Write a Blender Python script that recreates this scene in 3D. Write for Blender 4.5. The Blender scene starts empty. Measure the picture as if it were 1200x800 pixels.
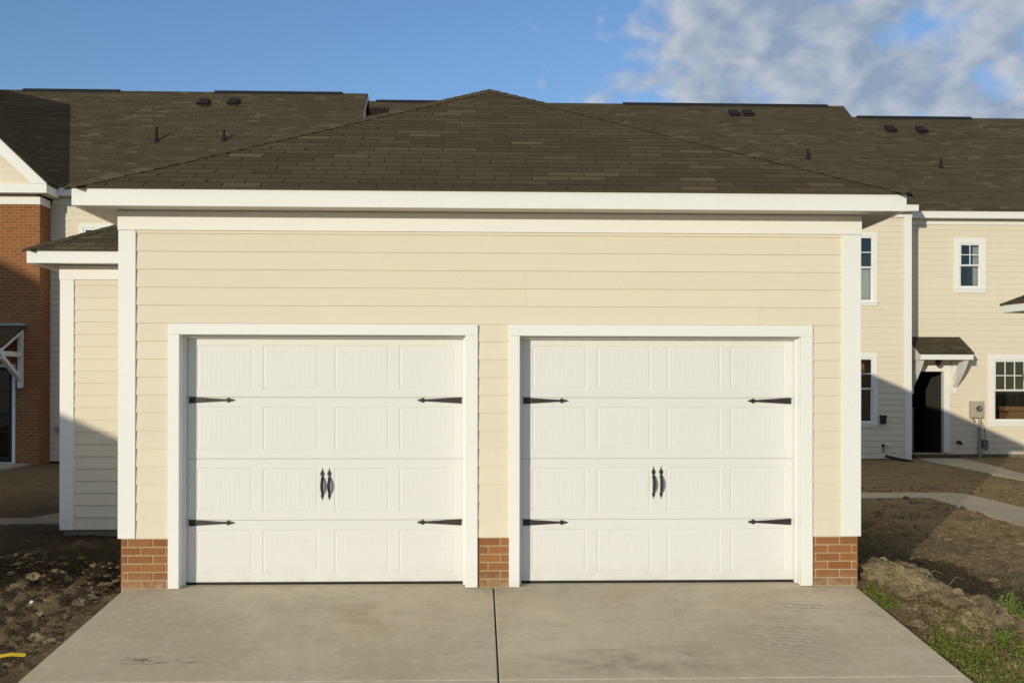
import bpy, math, random
import numpy as np
from mathutils import Vector, Matrix
random.seed(7)
rng = random.Random(11)
scene = bpy.context.scene
C = scene.collection

# ------------------------------------------------------------------ helpers
class MB:
    """collects geometry, links it as ONE mesh object"""
    def __init__(s, M=None):
        s.v = []; s.f = []; s.t = []; s.M = M
    def pt(s, p):
        p = Vector(p)
        if s.M is not None: p = s.M @ p
        s.v.append((p.x, p.y, p.z)); return len(s.v) - 1
    def face(s, pts, tone=.5):
        s.f.append([s.pt(p) for p in pts]); s.t.append(tone)
    def box(s, x0, x1, y0, y1, z0, z1, tone=.5):
        i = [s.pt(p) for p in ((x0,y0,z0),(x1,y0,z0),(x1,y1,z0),(x0,y1,z0),(x0,y0,z1),(x1,y0,z1),(x1,y1,z1),(x0,y1,z1))]
        for q in ((0,3,2,1),(4,5,6,7),(0,1,5,4),(1,2,6,5),(2,3,7,6),(3,0,4,7)):
            s.f.append([i[k] for k in q]); s.t.append(tone)
    def prism(s, pts, d, tone=.5):
        """closed outline pts (3D, planar) extruded by vector d"""
        d = Vector(d); n = len(pts)
        a = [s.pt(p) for p in pts]; b = [s.pt(Vector(p) + d) for p in pts]
        s.f.append(list(a)); s.t.append(tone)
        s.f.append(list(reversed(b))); s.t.append(tone)
        for k in range(n):
            m = (k + 1) % n
            s.f.append([a[m], a[k], b[k], b[m]]); s.t.append(tone)
    def tube(s, pts, r, n=8, tone=.5, cap=True):
        pts = [Vector(p) for p in pts]
        rs = r if isinstance(r, (list, tuple)) else [r] * len(pts)
        rings = []
        for k, p in enumerate(pts):
            a = pts[max(k-1, 0)]; b = pts[min(k+1, len(pts)-1)]
            t = (b - a).normalized()
            up = Vector((0,0,1)) if abs(t.z) < .9 else Vector((1,0,0))
            e = t.cross(up).normalized(); g = e.cross(t)
            rings.append([s.pt(p + (e*math.cos(2*math.pi*j/n) + g*math.sin(2*math.pi*j/n)) * rs[k]) for j in range(n)])
        for k in range(len(rings)-1):
            for j in range(n):
                m = (j+1) % n
                s.f.append([rings[k][j], rings[k][m], rings[k+1][m], rings[k+1][j]]); s.t.append(tone)
        if cap:
            s.f.append(list(rings[0])); s.t.append(tone)
            s.f.append(list(reversed(rings[-1]))); s.t.append(tone)
    def build(s, name, mat, parent=None, bevel=0, smooth=False, normals=True):
        me = bpy.data.meshes.new(name)
        me.from_pydata(s.v, [], s.f)
        me.validate()
        if len(me.polygons) == len(s.t):
            at = me.attributes.new('tone', 'FLOAT', 'FACE')
            at.data.foreach_set('value', s.t)
        if normals:
            import bmesh
            bm = bmesh.new(); bm.from_mesh(me)
            bmesh.ops.recalc_face_normals(bm, faces=bm.faces[:]); bm.to_mesh(me); bm.free()
        me.materials.append(mat)
        if smooth:
            for p in me.polygons: p.use_smooth = True
        o = bpy.data.objects.new(name, me); C.objects.link(o)
        if parent is not None: o.parent = parent; o.matrix_parent_inverse = parent_inv(parent)
        if bevel:
            m = o.modifiers.new('bevel', 'BEVEL'); m.width = bevel; m.segments = 2; m.limit_method = 'ANGLE'; m.angle_limit = 1.0
        return o

def world_of(o):
    """world matrix computed by hand (the depsgraph has not run yet)"""
    m = o.matrix_basis.copy()
    if o.parent is not None: m = world_of(o.parent) @ o.matrix_parent_inverse @ m
    return m
def parent_inv(p):
    return world_of(p).inverted()
def thing(name, label, cat, loc=(0,0,0), group=None):
    o = bpy.data.objects.new(name, None); C.objects.link(o)
    o.empty_display_size = .2; o.location = loc
    o['label'] = label; o['category'] = cat
    if group: o['group'] = group
    return o
def tag(o, label=None, cat=None, group=None, kind=None):
    for k, v in (('label', label), ('category', cat), ('group', group), ('kind', kind)):
        if v: o[k] = v
    return o

# ------------------------------------------------------------------ materials
class NT:
    def __init__(s, tree): s.t = tree; s.n = tree.nodes; s.l = tree.links
    def node(s, ty, **kw):
        n = s.n.new(ty)
        for k, v in kw.items():
            if k.startswith('i_'):
                key = k[2:]
                key = int(key) if key.isdigit() else key.replace('_', ' ')
                s.set(n.inputs[key], v)
            else: setattr(n, k, v)
        return n
    def set(s, inp, v):
        if isinstance(v, bpy.types.NodeSocket): s.l.new(v, inp)
        else: inp.default_value = v
    def math(s, op, a, b=0., c=None, clamp=False):
        n = s.n.new('ShaderNodeMath'); n.operation = op; n.use_clamp = clamp
        s.set(n.inputs[0], a); s.set(n.inputs[1], b)
        if c is not None: s.set(n.inputs[2], c)
        return n.outputs[0]
    def mix(s, f, a, b, blend='MIX'):
        n = s.n.new('ShaderNodeMix'); n.data_type = 'RGBA'; n.blend_type = blend
        s.set(n.inputs[0], f); s.set(n.inputs[6], a); s.set(n.inputs[7], b)
        return n.outputs[2]
    def noise(s, vec, scale, detail=4, rough=.5, dist=0, out=0):
        n = s.n.new('ShaderNodeTexNoise'); s.set(n.inputs['Vector'], vec)
        n.inputs['Scale'].default_value = scale; n.inputs['Detail'].default_value = detail
        n.inputs['Roughness'].default_value = rough; n.inputs['Distortion'].default_value = dist
        return n.outputs[out]
    def ramp(s, f, stops):
        n = s.n.new('ShaderNodeMapRange'); n.clamp = True
        s.set(n.inputs[0], f); n.inputs[1].default_value = stops[0]; n.inputs[2].default_value = stops[1]
        n.inputs[3].default_value = stops[2] if len(stops) > 2 else 0; n.inputs[4].default_value = stops[3] if len(stops) > 2 else 1
        return n.outputs[0]
    def mapping(s, vec, sc=(1,1,1), loc=(0,0,0), rot=(0,0,0)):
        n = s.n.new('ShaderNodeMapping'); s.set(n.inputs[0], vec)
        n.inputs[1].default_value = loc; n.inputs[2].default_value = rot; n.inputs[3].default_value = sc
        return n.outputs[0]
def new_mat(name, rough=.7, spec=.3):
    m = bpy.data.materials.new(name); m.use_nodes = True
    t = NT(m.node_tree); b = m.node_tree.nodes['Principled BSDF']
    b.inputs['Roughness'].default_value = rough; b.inputs['Specular IOR Level'].default_value = spec
    pos = t.node('ShaderNodeNewGeometry').outputs['Position']
    tone = t.node('ShaderNodeAttribute', attribute_name='tone').outputs['Fac']
    return m, t, b, pos, tone
def bump(t, b, h, strength=.3, dist=.01):
    n = t.node('ShaderNodeBump'); n.inputs['Strength'].default_value = strength; n.inputs['Distance'].default_value = dist
    t.set(n.inputs['Height'], h); t.l.new(n.outputs[0], b.inputs['Normal'])
def c4(c): return (c[0], c[1], c[2], 1)

def make_paint(name, col, rough=.55, var=.05, bstr=.15, toneamt=0.):
    m, t, b, pos, tone = new_mat(name, rough, .3)
    n1 = t.noise(pos, 1.3, 4, .6); n2 = t.noise(t.mapping(pos, (3, 3, 22)), 2.5, 4, .6)
    k = t.math('ADD', t.math('MULTIPLY', n1, var), t.math('MULTIPLY', n2, var * .7))
    k = t.math('ADD', k, 1 - var * .85)
    if toneamt: k = t.math('ADD', k, t.math('MULTIPLY', t.math('SUBTRACT', tone, .5), toneamt))
    dust = t.ramp(t.noise(pos, 6, 5, .7), (.55, .85))
    base = t.mix(t.math('MULTIPLY', dust, .10), c4(col), c4([c * .8 for c in col]))
    zb_ = t.node('ShaderNodeSeparateXYZ'); t.set(zb_.inputs[0], pos)
    base = t.mix(t.math('MULTIPLY', t.ramp(zb_.outputs[2], (.0, .22, .30, 0)), t.ramp(t.noise(pos, 9, 5, .75), (.40, .72))), base, (.36, .29, .20, 1))
    sc = t.node('ShaderNodeVectorMath', operation='SCALE'); t.set(sc.inputs[0], base); t.set(sc.inputs['Scale'], k)
    t.l.new(sc.outputs[0], b.inputs['Base Color'])
    bump(t, b, t.math('ADD', t.noise(t.mapping(pos, (6, 6, 60)), 3, 5, .65), t.math('MULTIPLY', t.noise(pos, 90, 2), .4)), bstr, .002)
    return m
WHITE = make_paint('white_trim_paint', (.83, .815, .775))
DOORW = make_paint('white_steel_door', (.745, .73, .695), .5, .03, .10)
SIDING = make_paint('beige_fibre_siding', (.755, .667, .517), .65, .05, .22, .03)
SIDING_FAR = make_paint('beige_siding_far', (.755, .667, .517), .65, .05, .1, .03)
SOFFIT = make_paint('soffit_paint', (.66, .63, .56), .6)
VINYL = make_paint('white_vinyl', (.8, .8, .78), .4, .02, .05)

def make_shingle(name):
    m, t, b, pos, tone = new_mat(name, .95, .12)
    g = t.noise(pos, 300, 2, .6); bl = t.noise(t.mapping(pos, (1, 1, 1)), .9, 4, .6); st = t.noise(t.mapping(pos, (4, 4, 4)), 5, 3)
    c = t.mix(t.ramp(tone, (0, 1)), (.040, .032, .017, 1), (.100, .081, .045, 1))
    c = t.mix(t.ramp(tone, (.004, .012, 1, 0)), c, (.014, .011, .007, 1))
    c = t.mix(t.ramp(tone, (.86, .98, 0, .7)), c, (.15, .128, .075, 1))
    c = t.mix(t.ramp(bl, (.35, .7, 0, .35)), c, (.05, .038, .022, 1))
    c = t.mix(t.ramp(g, (.3, .75, 0, .45)), c, (.17, .14, .09, 1))
    c = t.mix(t.ramp(st, (.4, .7, 0, .25)), c, (.09, .065, .04, 1))
    t.l.new(c, b.inputs['Base Color'])
    bump(t, b, g, .5, .003)
    return m
SHINGLE = make_shingle('asphalt_shingle')

def make_brick(name):
    m, t, b, pos, tone = new_mat(name, .85, .2)
    n = t.noise(pos, 28, 5, .65); n2 = t.noise(pos, 160, 3, .6)
    c = t.mix(tone, (.26, .105, .038, 1), (.37, .165, .062, 1))
    c = t.mix(t.ramp(tone, (.80, .95, 0, .75)), c, (.20, .085, .038, 1))
    c = t.mix(t.ramp(n, (.45, .75, 0, .5)), c, (.24, .085, .045, 1))
    zb_ = t.node('ShaderNodeSeparateXYZ'); t.set(zb_.inputs[0], pos)
    c = t.mix(t.math('MULTIPLY', t.ramp(zb_.outputs[2], (.0, .14, .75, 0)), t.ramp(t.noise(pos, 14, 4, .7), (.35, .65))), c, (.42, .35, .25, 1))
    c = t.mix(t.ramp(n2, (.6, .8, 0, .35)), c, (.52, .33, .2, 1))
    t.l.new(c, b.inputs['Base Color'])
    bump(t, b, t.math('ADD', n, t.math('MULTIPLY', n2, .6)), .5, .004)
    return m
BRICK = make_brick('red_brick')
def make_mortar():
    m, t, b, pos, tone = new_mat('mortar', .95, .1)
    n = t.noise(pos, 60, 4, .6)
    t.l.new(t.mix(n, (.38, .28, .16, 1), (.60, .46, .28, 1)), b.inputs['Base Color'])
    bump(t, b, t.noise(pos, 200, 2), .6, .003)
    return m
MORTAR = make_mortar()
def make_brickwall():
    m, t, b, pos, tone = new_mat('brick_wall', .9, .15)
    sx = t.node('ShaderNodeSeparateXYZ'); t.set(sx.inputs[0], pos)
    cx = t.node('ShaderNodeCombineXYZ')
    t.set(cx.inputs[0], t.math('ADD', sx.outputs[0], sx.outputs[1])); t.set(cx.inputs[1], sx.outputs[2])
    br = t.node('ShaderNodeTexBrick'); t.set(br.inputs['Vector'], cx.outputs[0])
    br.inputs['Scale'].default_value = 1; br.inputs['Brick Width'].default_value = .203; br.inputs['Row Height'].default_value = .0677
    br.inputs['Mortar Size'].default_value = .009; br.inputs['Mortar Smooth'].default_value = .2
    br.inputs['Color1'].default_value = (.33, .13, .045, 1); br.inputs['Color2'].default_value = (.25, .092, .035, 1)
    br.inputs['Mortar'].default_value = (.36, .22, .11, 1)
    n = t.noise(pos, 2.5, 4, .6)
    t.l.new(t.mix(t.ramp(n, (.4, .7, 0, .35)), br.outputs['Color'], (.28, .1, .045, 1)), b.inputs['Base Color'])
    bump(t, b, t.math('SUBTRACT', 1, br.outputs['Fac']), .6, .008)
    return m
BRICKWALL = make_brickwall()

def make_concrete(name, col=(.66, .58, .425), drive=False):
    m, t, b, pos, tone = new_mat(name, .85, .25)
    big = t.noise(pos, .55, 5, .6, .6); mid = t.noise(t.mapping(pos, (1, 1.8, 1)), 2.6, 6, .68, .4)
    fine = t.noise(pos, 45, 4, .7); brush = t.noise(t.mapping(pos, (1.2, 60, 1)), 3, 4, .6)
    spk = t.noise(pos, 160, 2, .6)
    c = t.mix(t.ramp(big, (.3, .7)), c4([k * .80 for k in col]), c4([k * 1.12 for k in col]))
    c = t.mix(t.ramp(mid, (.46, .74, 0, .62)), c, c4([col[0] * .66, col[1] * .64, col[2] * .62]))
    c = t.mix(t.ramp(t.noise(pos, 1.4, 4, .6, .2), (.48, .72, 0, .45)), c, (.52, .42, .26, 1))
    c = t.mix(t.ramp(fine, (.35, .75, 0, .42)), c, c4([col[0] * .6, col[1] * .6, col[2] * .6]))
    c = t.mix(t.ramp(t.noise(pos, 13, 5, .7), (.50, .72, 0, .40)), c, c4([k * 1.22 for k in col]))
    c = t.mix(t.ramp(brush, (.3, .8, 0, .30)), c, c4([k * .55 for k in col]))
    c = t.mix(t.ramp(spk, (.66, .8, 0, .35)), c, c4([k * .45 for k in col]))
    if drive:
        def spot(x, y, rx, ry):
            mp = t.mapping(pos, (1/rx, 1/ry, 0), (-x/rx, -y/ry, 0))
            ln = t.node('ShaderNodeVectorMath', operation='LENGTH'); t.set(ln.inputs[0], mp)
            return t.ramp(ln.outputs['Value'], (.25, 1, 1, 0))
        # dragged scuff marks, an old crack-like stain, a rust-brown patch, tyre streaks
        wv = t.node('ShaderNodeTexWave', wave_type='BANDS', bands_direction='Y'); t.set(wv.inputs['Vector'], t.mapping(pos, (1, 1, 1), rot=(0, 0, .25)))
        wv.inputs['Scale'].default_value = 4.2; wv.inputs['Distortion'].default_value = 7; wv.inputs['Detail'].default_value = 3; wv.inputs['Detail Scale'].default_value = 2.4
        sc = t.math('MULTIPLY', spot(2.08, -1.25, .42, .85), t.ramp(wv.outputs['Fac'], (.62, .95)))
        sc2 = t.math('MULTIPLY', spot(2.42, -.55, .34, .18), t.ramp(wv.outputs['Fac'], (.3, .9)))
        sc3 = t.math('MULTIPLY', spot(.95, -1.7, .9, .35), t.ramp(mid, (.48, .62)))
        cr = t.noise(t.mapping(pos, (2.2, 7, 1)), 3.2, 5, .6, 1.2)
        crk = t.math('MULTIPLY', spot(-2.25, -1.62, .42, .10), t.ramp(cr, (.50, .56)))
        tot = t.math('ADD', t.math('ADD', t.math('MULTIPLY', sc, .3), t.math('MULTIPLY', sc2, .45)), t.math('ADD', t.math('MULTIPLY', sc3, .35), t.math('MULTIPLY', crk, .9)), clamp=True)
        c = t.mix(tot, c, (.17, .145, .11, 1))
        vo = t.node('ShaderNodeTexVoronoi', feature='DISTANCE_TO_EDGE'); wp = t.node('ShaderNodeVectorMath', operation='ADD'); t.set(wp.inputs[0], pos)
        t.set(wp.inputs[1], t.mapping(t.noise(pos, 2.2, 6, .65, 0, 1), (.9, .9, 0))); t.set(vo.inputs['Vector'], wp.outputs[0]); vo.inputs['Scale'].default_value = .42
        c = t.mix(t.math('MULTIPLY', t.ramp(vo.outputs['Distance'], (.0012, .0045, 1, 0)), t.ramp(t.noise(pos, .9, 3), (.5, .62, 0, .22))), c, (.16, .135, .10, 1))
        rs = t.math('MULTIPLY', spot(-.98, -.75, .35, .5), t.ramp(mid, (.4, .7, 0, .55)))
        c = t.mix(rs, c, (.40, .27, .12, 1))
        st = t.noise(t.mapping(pos, (9, .55, 1), rot=(0, 0, .05)), 1.4, 3, .5)
        c = t.mix(t.ramp(st, (.55, .75, 0, .18)), c, (.70, .65, .53, 1))
        # pale chipped arris along the crossing joint
        sx = t.node('ShaderNodeSeparateXYZ'); t.set(sx.inputs[0], pos)
        e = t.math('ABSOLUTE', t.math('ADD', sx.outputs[1], 2.0))
        c = t.mix(t.math('MULTIPLY', t.ramp(e, (.012, .034, 1, 0)), t.ramp(t.noise(pos, 9, 4, .7), (.42, .6, 0, .55))), c, (.66, .60, .48, 1))
    t.l.new(c, b.inputs['Base Color'])
    bump(t, b, t.math('ADD', t.math('MULTIPLY', brush, .8), t.math('ADD', fine, t.math('MULTIPLY', mid, .8))), .22, .006)
    return m
CONC = make_concrete('driveway_concrete', drive=True)
CONC_PATH = make_concrete('path_concrete', (.48, .43, .34))
CONC_SHADE = make_concrete('shaded_path_concrete', (.20, .18, .145))  # left path: darkened so the shade lying on it is in the colour
CONC_FOUND = make_concrete('foundation_concrete', (.20, .165, .12))

def make_ground():
    m, t, b, pos, tone = new_mat('bare_dirt', .95, .1)
    sx = t.node('ShaderNodeSeparateXYZ'); t.set(sx.inputs[0], pos)
    big = t.noise(pos, .5, 5, .6, .4); mid = t.noise(pos, 4, 6, .7); fine = t.noise(pos, 38, 5, .75); str_ = t.noise(t.mapping(pos, (1.2, 6, 1)), 9, 5, .7, .6)
    c = t.mix(t.ramp(mid, (.3, .72)), (.085, .058, .031, 1), (.215, .160, .088, 1))
    c = t.mix(t.ramp(big, (.42, .65, 0, .4)), c, (.19, .14, .075, 1))
    c = t.mix(t.ramp(fine, (.42, .74, 0, .6)), c, (.30, .235, .145, 1))
    c = t.mix(t.ramp(fine, (.5, .28, 0, .6)), c, (.05, .035, .022, 1))
    # soil darkened round the garage walls: deep shade put into its colour
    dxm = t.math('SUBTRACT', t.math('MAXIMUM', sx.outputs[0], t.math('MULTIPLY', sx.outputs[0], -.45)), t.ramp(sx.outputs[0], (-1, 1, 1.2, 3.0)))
    soil_shade = t.math('MULTIPLY', t.ramp(t.math('ADD', dxm, t.math('MULTIPLY', big, 1.6)), (1.9, 3.6, 1, 0)), t.math('MULTIPLY', t.ramp(t.math('ADD', sx.outputs[1], t.math('MULTIPLY', mid, 1.2)), (.7, 1.9)), t.ramp(sx.outputs[1], (11, 7, 0, 1))))
    c = t.mix(t.math('MULTIPLY', soil_shade, .88), c, (.026, .019, .012, 1))
    # straw-coloured thin dry growth over the yard to the right
    right = t.math('MULTIPLY', t.ramp(sx.outputs[0], (3.6, 5.2)), t.ramp(sx.outputs[1], (-2, 3.0)))
    dry = t.math('MULTIPLY', t.math('MULTIPLY', right, t.math('SUBTRACT', 1, soil_shade)), t.ramp(str_, (.36, .66, .25, .95)))
    c = t.mix(dry, c, (.36, .285, .15, 1))
    tn = t.math('MULTIPLY', right, t.ramp(t.noise(pos, 1.1, 4, .65), (.55, .68, 0, .6)))
    c = t.mix(tn, c, (.26, .15, .07, 1))
    chip = t.noise(t.mapping(pos, (1, 2.2, 1), rot=(0, 0, .5)), 26, 5, .8, .8)
    c = t.mix(t.math('MULTIPLY', right, t.ramp(chip, (.54, .64, 0, .9))), c, (.52, .42, .24, 1))
    ptc = t.noise(t.mapping(pos, (1, 1.6, 1)), 2.2, 6, .7, .5)
    c = t.mix(t.math('MULTIPLY', right, t.ramp(ptc, (.50, .62, 0, .6))), c, (.085, .062, .035, 1))
    c = t.mix(t.math('MULTIPLY', right, t.ramp(chip, (.46, .36, 0, .85))), c, (.045, .032, .018, 1))
    peb = t.node('ShaderNodeTexVoronoi'); t.set(peb.inputs['Vector'], pos); peb.inputs['Scale'].default_value = 11
    c = t.mix(t.ramp(peb.outputs['Distance'], (.05, .09, .75, 0)), c, (.42, .37, .29, 1))
    t.l.new(c, b.inputs['Base Color'])
    bump(t, b, t.math('ADD', t.math('MULTIPLY', mid, 1.2), t.math('ADD', t.math('MULTIPLY', fine, .7), str_)), .7, .05)
    return m
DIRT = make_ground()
def make_clod():
    m, t, b, pos, tone = new_mat('dirt_clod', .95, .1)
    fine = t.noise(pos, 45, 5, .75); mid = t.noise(pos, 9, 4, .6)
    c = t.mix(tone, (.10, .072, .038, 1), (.37, .285, .165, 1))
    c = t.mix(t.ramp(fine, (.4, .7, 0, .5)), c, (.33, .26, .155, 1))
    c = t.mix(t.ramp(mid, (.55, .35, 0, .7)), c, (.065, .045, .025, 1))
    t.l.new(c, b.inputs['Base Color'])
    bump(t, b, t.math('ADD', fine, mid), .9, .02)
    return m
CLOD = make_clod()
def simple(name, col, rough=.6, spec=.3, metal=0., nvar=.25, nscale=20, bstr=.2):
    m, t, b, pos, tone = new_mat(name, rough, spec)
    b.inputs['Metallic'].default_value = metal
    n = t.noise(pos, nscale, 4, .6)
    t.l.new(t.mix(n, c4([k * (1 - nvar) for k in col]), c4([min(1, k * (1 + nvar)) for k in col])), b.inputs['Base Color'])
    bump(t, b, t.noise(pos, nscale * 8, 3), bstr, .002)
    return m
IRON = simple('black_iron', (.022, .019, .015), .5, .45, 0., .3, 40, .5)
DARK = simple('dark_rubber', (.02, .018, .016), .8)
BLACKPL = simple('black_plastic', (.02, .02, .021), .45)
VENTM = simple('vent_dark', (.012, .011, .011), .8)
GREY = simple('grey_metal', (.33, .33, .30), .5, .4, .1)
GREYBOX = simple('meter_grey', (.42, .38, .28), .55)
WALLIN = simple('interior_wall', (.06, .052, .042), .9)  # far darker than wall paint: dimness of unlit rooms put into the colour
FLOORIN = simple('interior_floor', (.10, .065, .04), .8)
PINE = simple('bare_pine', (.42, .22, .09), .7)
WOODBR = simple('brown_step', (.10, .062, .035), .85)
YELLOW = simple('yellow_plastic', (.75, .52, .03), .45)
BLIND = simple('white_blind', (.6, .6, .56), .7)
ORANGE = simple('orange_card', (.45, .14, .07), .7)
COPPERG = simple('blue_grey_box', (.13, .17, .20), .5)
def make_veg(name, c0, c1, cd):
    m, t, b, pos, tone = new_mat(name, .6, .25)
    c = t.mix(t.ramp(tone, (0, .6)), c4(c0), c4(c1)); c = t.mix(t.ramp(tone, (.62, .8)), c, c4(cd))
    c = t.mix(t.ramp(t.noise(pos, 30, 2), (.3, .7, 0, .3)), c, c4([k * .6 for k in c0]))
    t.l.new(c, b.inputs['Base Color'])
    tr = t.node('ShaderNodeBsdfTranslucent'); t.l.new(c, tr.inputs[0])
    ms = t.node('ShaderNodeMixShader'); ms.inputs[0].default_value = .3
    t.l.new(b.outputs[0], ms.inputs[1]); t.l.new(tr.outputs[0], ms.inputs[2])
    out = [n for n in t.n if n.type == 'OUTPUT_MATERIAL'][0]; t.l.new(ms.outputs[0], out.inputs[0])
    return m
GRASS = make_veg('weedy_grass', (.15, .21, .035), (.38, .44, .08), (.62, .50, .22))
STRAW = make_veg('dry_straw', (.34, .26, .12), (.48, .38, .19), (.55, .45, .24))
LEAF = make_veg('weed_leaf', (.14, .24, .04), (.36, .48, .09), (.36, .38, .10))
def make_glass():
    m = bpy.data.materials.new('window_glass'); m.use_nodes = True; t = NT(m.node_tree)
    t.n.remove(t.n['Principled BSDF'])
    tr = t.node('ShaderNodeBsdfTransparent'); tr.inputs[0].default_value = (.72, .76, .75, 1)
    gl = t.node('ShaderNodeBsdfGlossy'); gl.inputs['Roughness'].default_value = .02
    lw = t.node('ShaderNodeLayerWeight'); lw.inputs[0].default_value = .35
    ms = t.node('ShaderNodeMixShader'); t.set(ms.inputs[0], t.ramp(lw.outputs['Fresnel'], (0, 1, .06, 1)))
    t.l.new(tr.outputs[0], ms.inputs[1]); t.l.new(gl.outputs[0], ms.inputs[2])
    t.l.new(ms.outputs[0], t.n['Material Output'].inputs[0])
    return m
GLASS = make_glass()

# ------------------------------------------------------------------ builders
def siding(mb, x0, x1, z0, z1, e, Y=0., holes=(), t=.0108, joint=3.66, jgap=.0008, top=None, r=None, backing=True):
    """lap siding facing -Y on plane Y; holes = (x0,x1,z0,z1); top(x)->z clips (gable) by stepping"""
    r = r or rng
    zr = z0; k = 0
    while zr < z1 - 1e-4:
        zt = min(zr + e, z1)
        cuts = sorted({zr, zt} | {h[2] for h in holes if zr < h[2] < zt} | {h[3] for h in holes if zr < h[3] < zt})
        js = []; j = x0 + r.uniform(.6, joint)
        while j < x1: js.append(j); j += joint
        tones = [r.random() for _ in range(len(js) + 1)]
        for a, b in zip(cuts[:-1], cuts[1:]):
            mid = (a + b) / 2
            iv = [(x0, x1)]
            for h in holes:
                if h[2] <= mid <= h[3]:
                    nv = []
                    for p, q in iv:
                        if h[0] > p: nv.append((p, min(q, h[0])))
                        if h[1] < q: nv.append((max(p, h[1]), q))
                    iv = [(p, q) for p, q in nv if q - p > 1e-3]
            ya = Y - t * (1 - (a - zr) / e) - .002; yb = Y - t * (1 - (b - zr) / e) - .002
            for p, q in iv:
                if backing: mb.face([(p, Y + .004, a), (q, Y + .004, a), (q, Y + .004, b), (p, Y + .004, b)], .5)
                edges = [p] + [g for g in js if p + .05 < g < q - .05] + [q]
                for s0, s1 in zip(edges[:-1], edges[1:]):
                    g0 = jgap / 2 if s0 != p else 0; g1 = jgap / 2 if s1 != q else 0
                    tn = tones[sum(1 for g in js if g <= s0 + 1e-6)]
                    if top is None:
                        mb.face([(s0+g0, ya, a), (s1-g1, ya, a), (s1-g1, yb, b), (s0+g0, yb, b)], tn)
                    else:
                        u0, u1 = top(a, s0+g0, s1-g1); w0, w1 = top(b, s0+g0, s1-g1)
                        if u1 <= u0: continue
                        mb.face([(u0, ya, a), (u1, ya, a), (max(w1, w0), yb, b), (w0, yb, b)], tn); s0, s1 = u0, u1; g0 = g1 = 0
                    if abs(a - zr) < 1e-6:
                        mb.face([(s0+g0, Y + .004, a), (s1-g1, Y + .004, a), (s1-g1, ya, a), (s0+g0, ya, a)], tn)
        zr += e; k += 1

def shingles(mb, O, u, v, ext, vmax, e=.127, tab=.305, th=.007, r=None):
    r = r or rng
    O = Vector(O); u = Vector(u).normalized(); v = Vector(v).normalized(); n = u.cross(v).normalized()
    if n.z < 0: n = -n
    def P(a, b, h): return O + u * a + v * b + n * h
    k = 0; v0 = 0.
    while v0 < vmax - 1e-3:
        v1 = min(v0 + e, vmax)
        l0, r0 = ext(v0); l1, r1 = ext(v1)
        mb.face([P(l0, v0, 0), P(r0, v0, 0), P(r1, v1, 0), P(l1, v1, 0)], .02)
        off = (.5 * tab * (k % 2) + r.uniform(-.022, .022) + .013 * math.sin(k * .7))
        a = math.floor(l0 / tab) * tab - tab + off
        runc = 0; base = r.random() * .5
        while a < r0:
            w = tab
            b = a + w
            if runc <= 0: base = r.random(); runc = r.choice((1, 1, 2, 2, 3))
            runc -= 1
            tone = min(.84, max(.03, base * .8 + r.uniform(-.12, .12)))
            if r.random() < .10: tone = r.uniform(.86, .97)
            g = .005; drop = r.uniform(0, .004) if k else 0; hh = th * r.uniform(.75, 1.25)
            xa0, xb0 = max(a + g, l0), min(b - g, r0)
            xa1, xb1 = max(a + g, l1), min(b - g, r1)
            if xb0 > xa0:
                if xb1 <= xa1: xa1 = xb1 = min(max((xa1 + xb1) / 2, l1), r1) if r1 >= l1 else (l1 + r1) / 2
                q0, q1, q2, q3 = P(xa0, v0 - drop, hh), P(xb0, v0 - drop, hh), P(xb1, v1, .0015), P(xa1, v1, .0015)
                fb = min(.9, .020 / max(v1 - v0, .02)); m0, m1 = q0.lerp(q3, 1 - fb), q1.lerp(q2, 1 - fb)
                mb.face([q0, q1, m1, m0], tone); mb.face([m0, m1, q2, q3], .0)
                mb.face([P(xa0, v0 - drop, -.002), P(xb0, v0 - drop, -.002), q1, q0], tone * .8)
                mb.face([P(xa0, v0 - drop, 0), q0, q3], tone * .8)
                mb.face([P(xb0, v0 - drop, 0), q1, q2], tone * .8)
            a = b
        v0 += e; k += 1

def ridge_caps(mb, A, B, w1, w2, r=None, e=.14, w=.12):
    """overlapping bent cap shingles from A up to B; w1, w2: directions down each side"""
    r = r or rng
    A = Vector(A); B = Vector(B); d = (B - A).normalized(); L = (B - A).length
    w1 = Vector(w1).normalized(); w2 = Vector(w2).normalized()
    up = Vector((0, 0, 1)); s = 0.
    while s < L - .02:
        s1 = min(s + e * 1.25, L); tone = r.uniform(.15, .8) if r.random() > .12 else .95
        h0, h1 = .015, .007
        P0, P1 = A + d * s + up * h0, A + d * s1 + up * h1
        ww = w * r.uniform(.92, 1.06)
        a0, a1 = P0 + w1 * ww, P1 + w1 * ww; b0, b1 = P0 + w2 * ww, P1 + w2 * ww
        mb.face([P0, P1, a1, a0], tone); mb.face([P0, b0, b1, P1], tone)
        for x, y in ((P0, a0), (P0, b0)):
            mb.face([x, y, y - up * .012, x - up * .012], tone * .8)
        s += e

def bricks(mb, mort, x0, x1, z0, z1, Y, start, r=None):
    r = r or rng
    h = .0677; L = .203; g = .0056
    mort.box(x0 + .002, x1 - .002, Y + .007, Y + .09, z0 - .10, z1, .5)
    n = int(round((z1 - z0) / h)); hh = (z1 - z0) / n
    for k in range(n):
        za, zb = z0 + k * hh + g, z0 + (k + 1) * hh - g
        a = x0 + (start if k % 2 else start - L / 2) - L
        while a < x1:
            p, q = max(a + g, x0), min(a + L - g, x1)
            if q - p > .012:
                jy = r.uniform(-.0015, .0015)
                mb.box(p, q, Y + jy, Y + .075, za + r.uniform(-.001, .001), zb + r.uniform(-.001, .001), r.random())
            a += L

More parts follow.
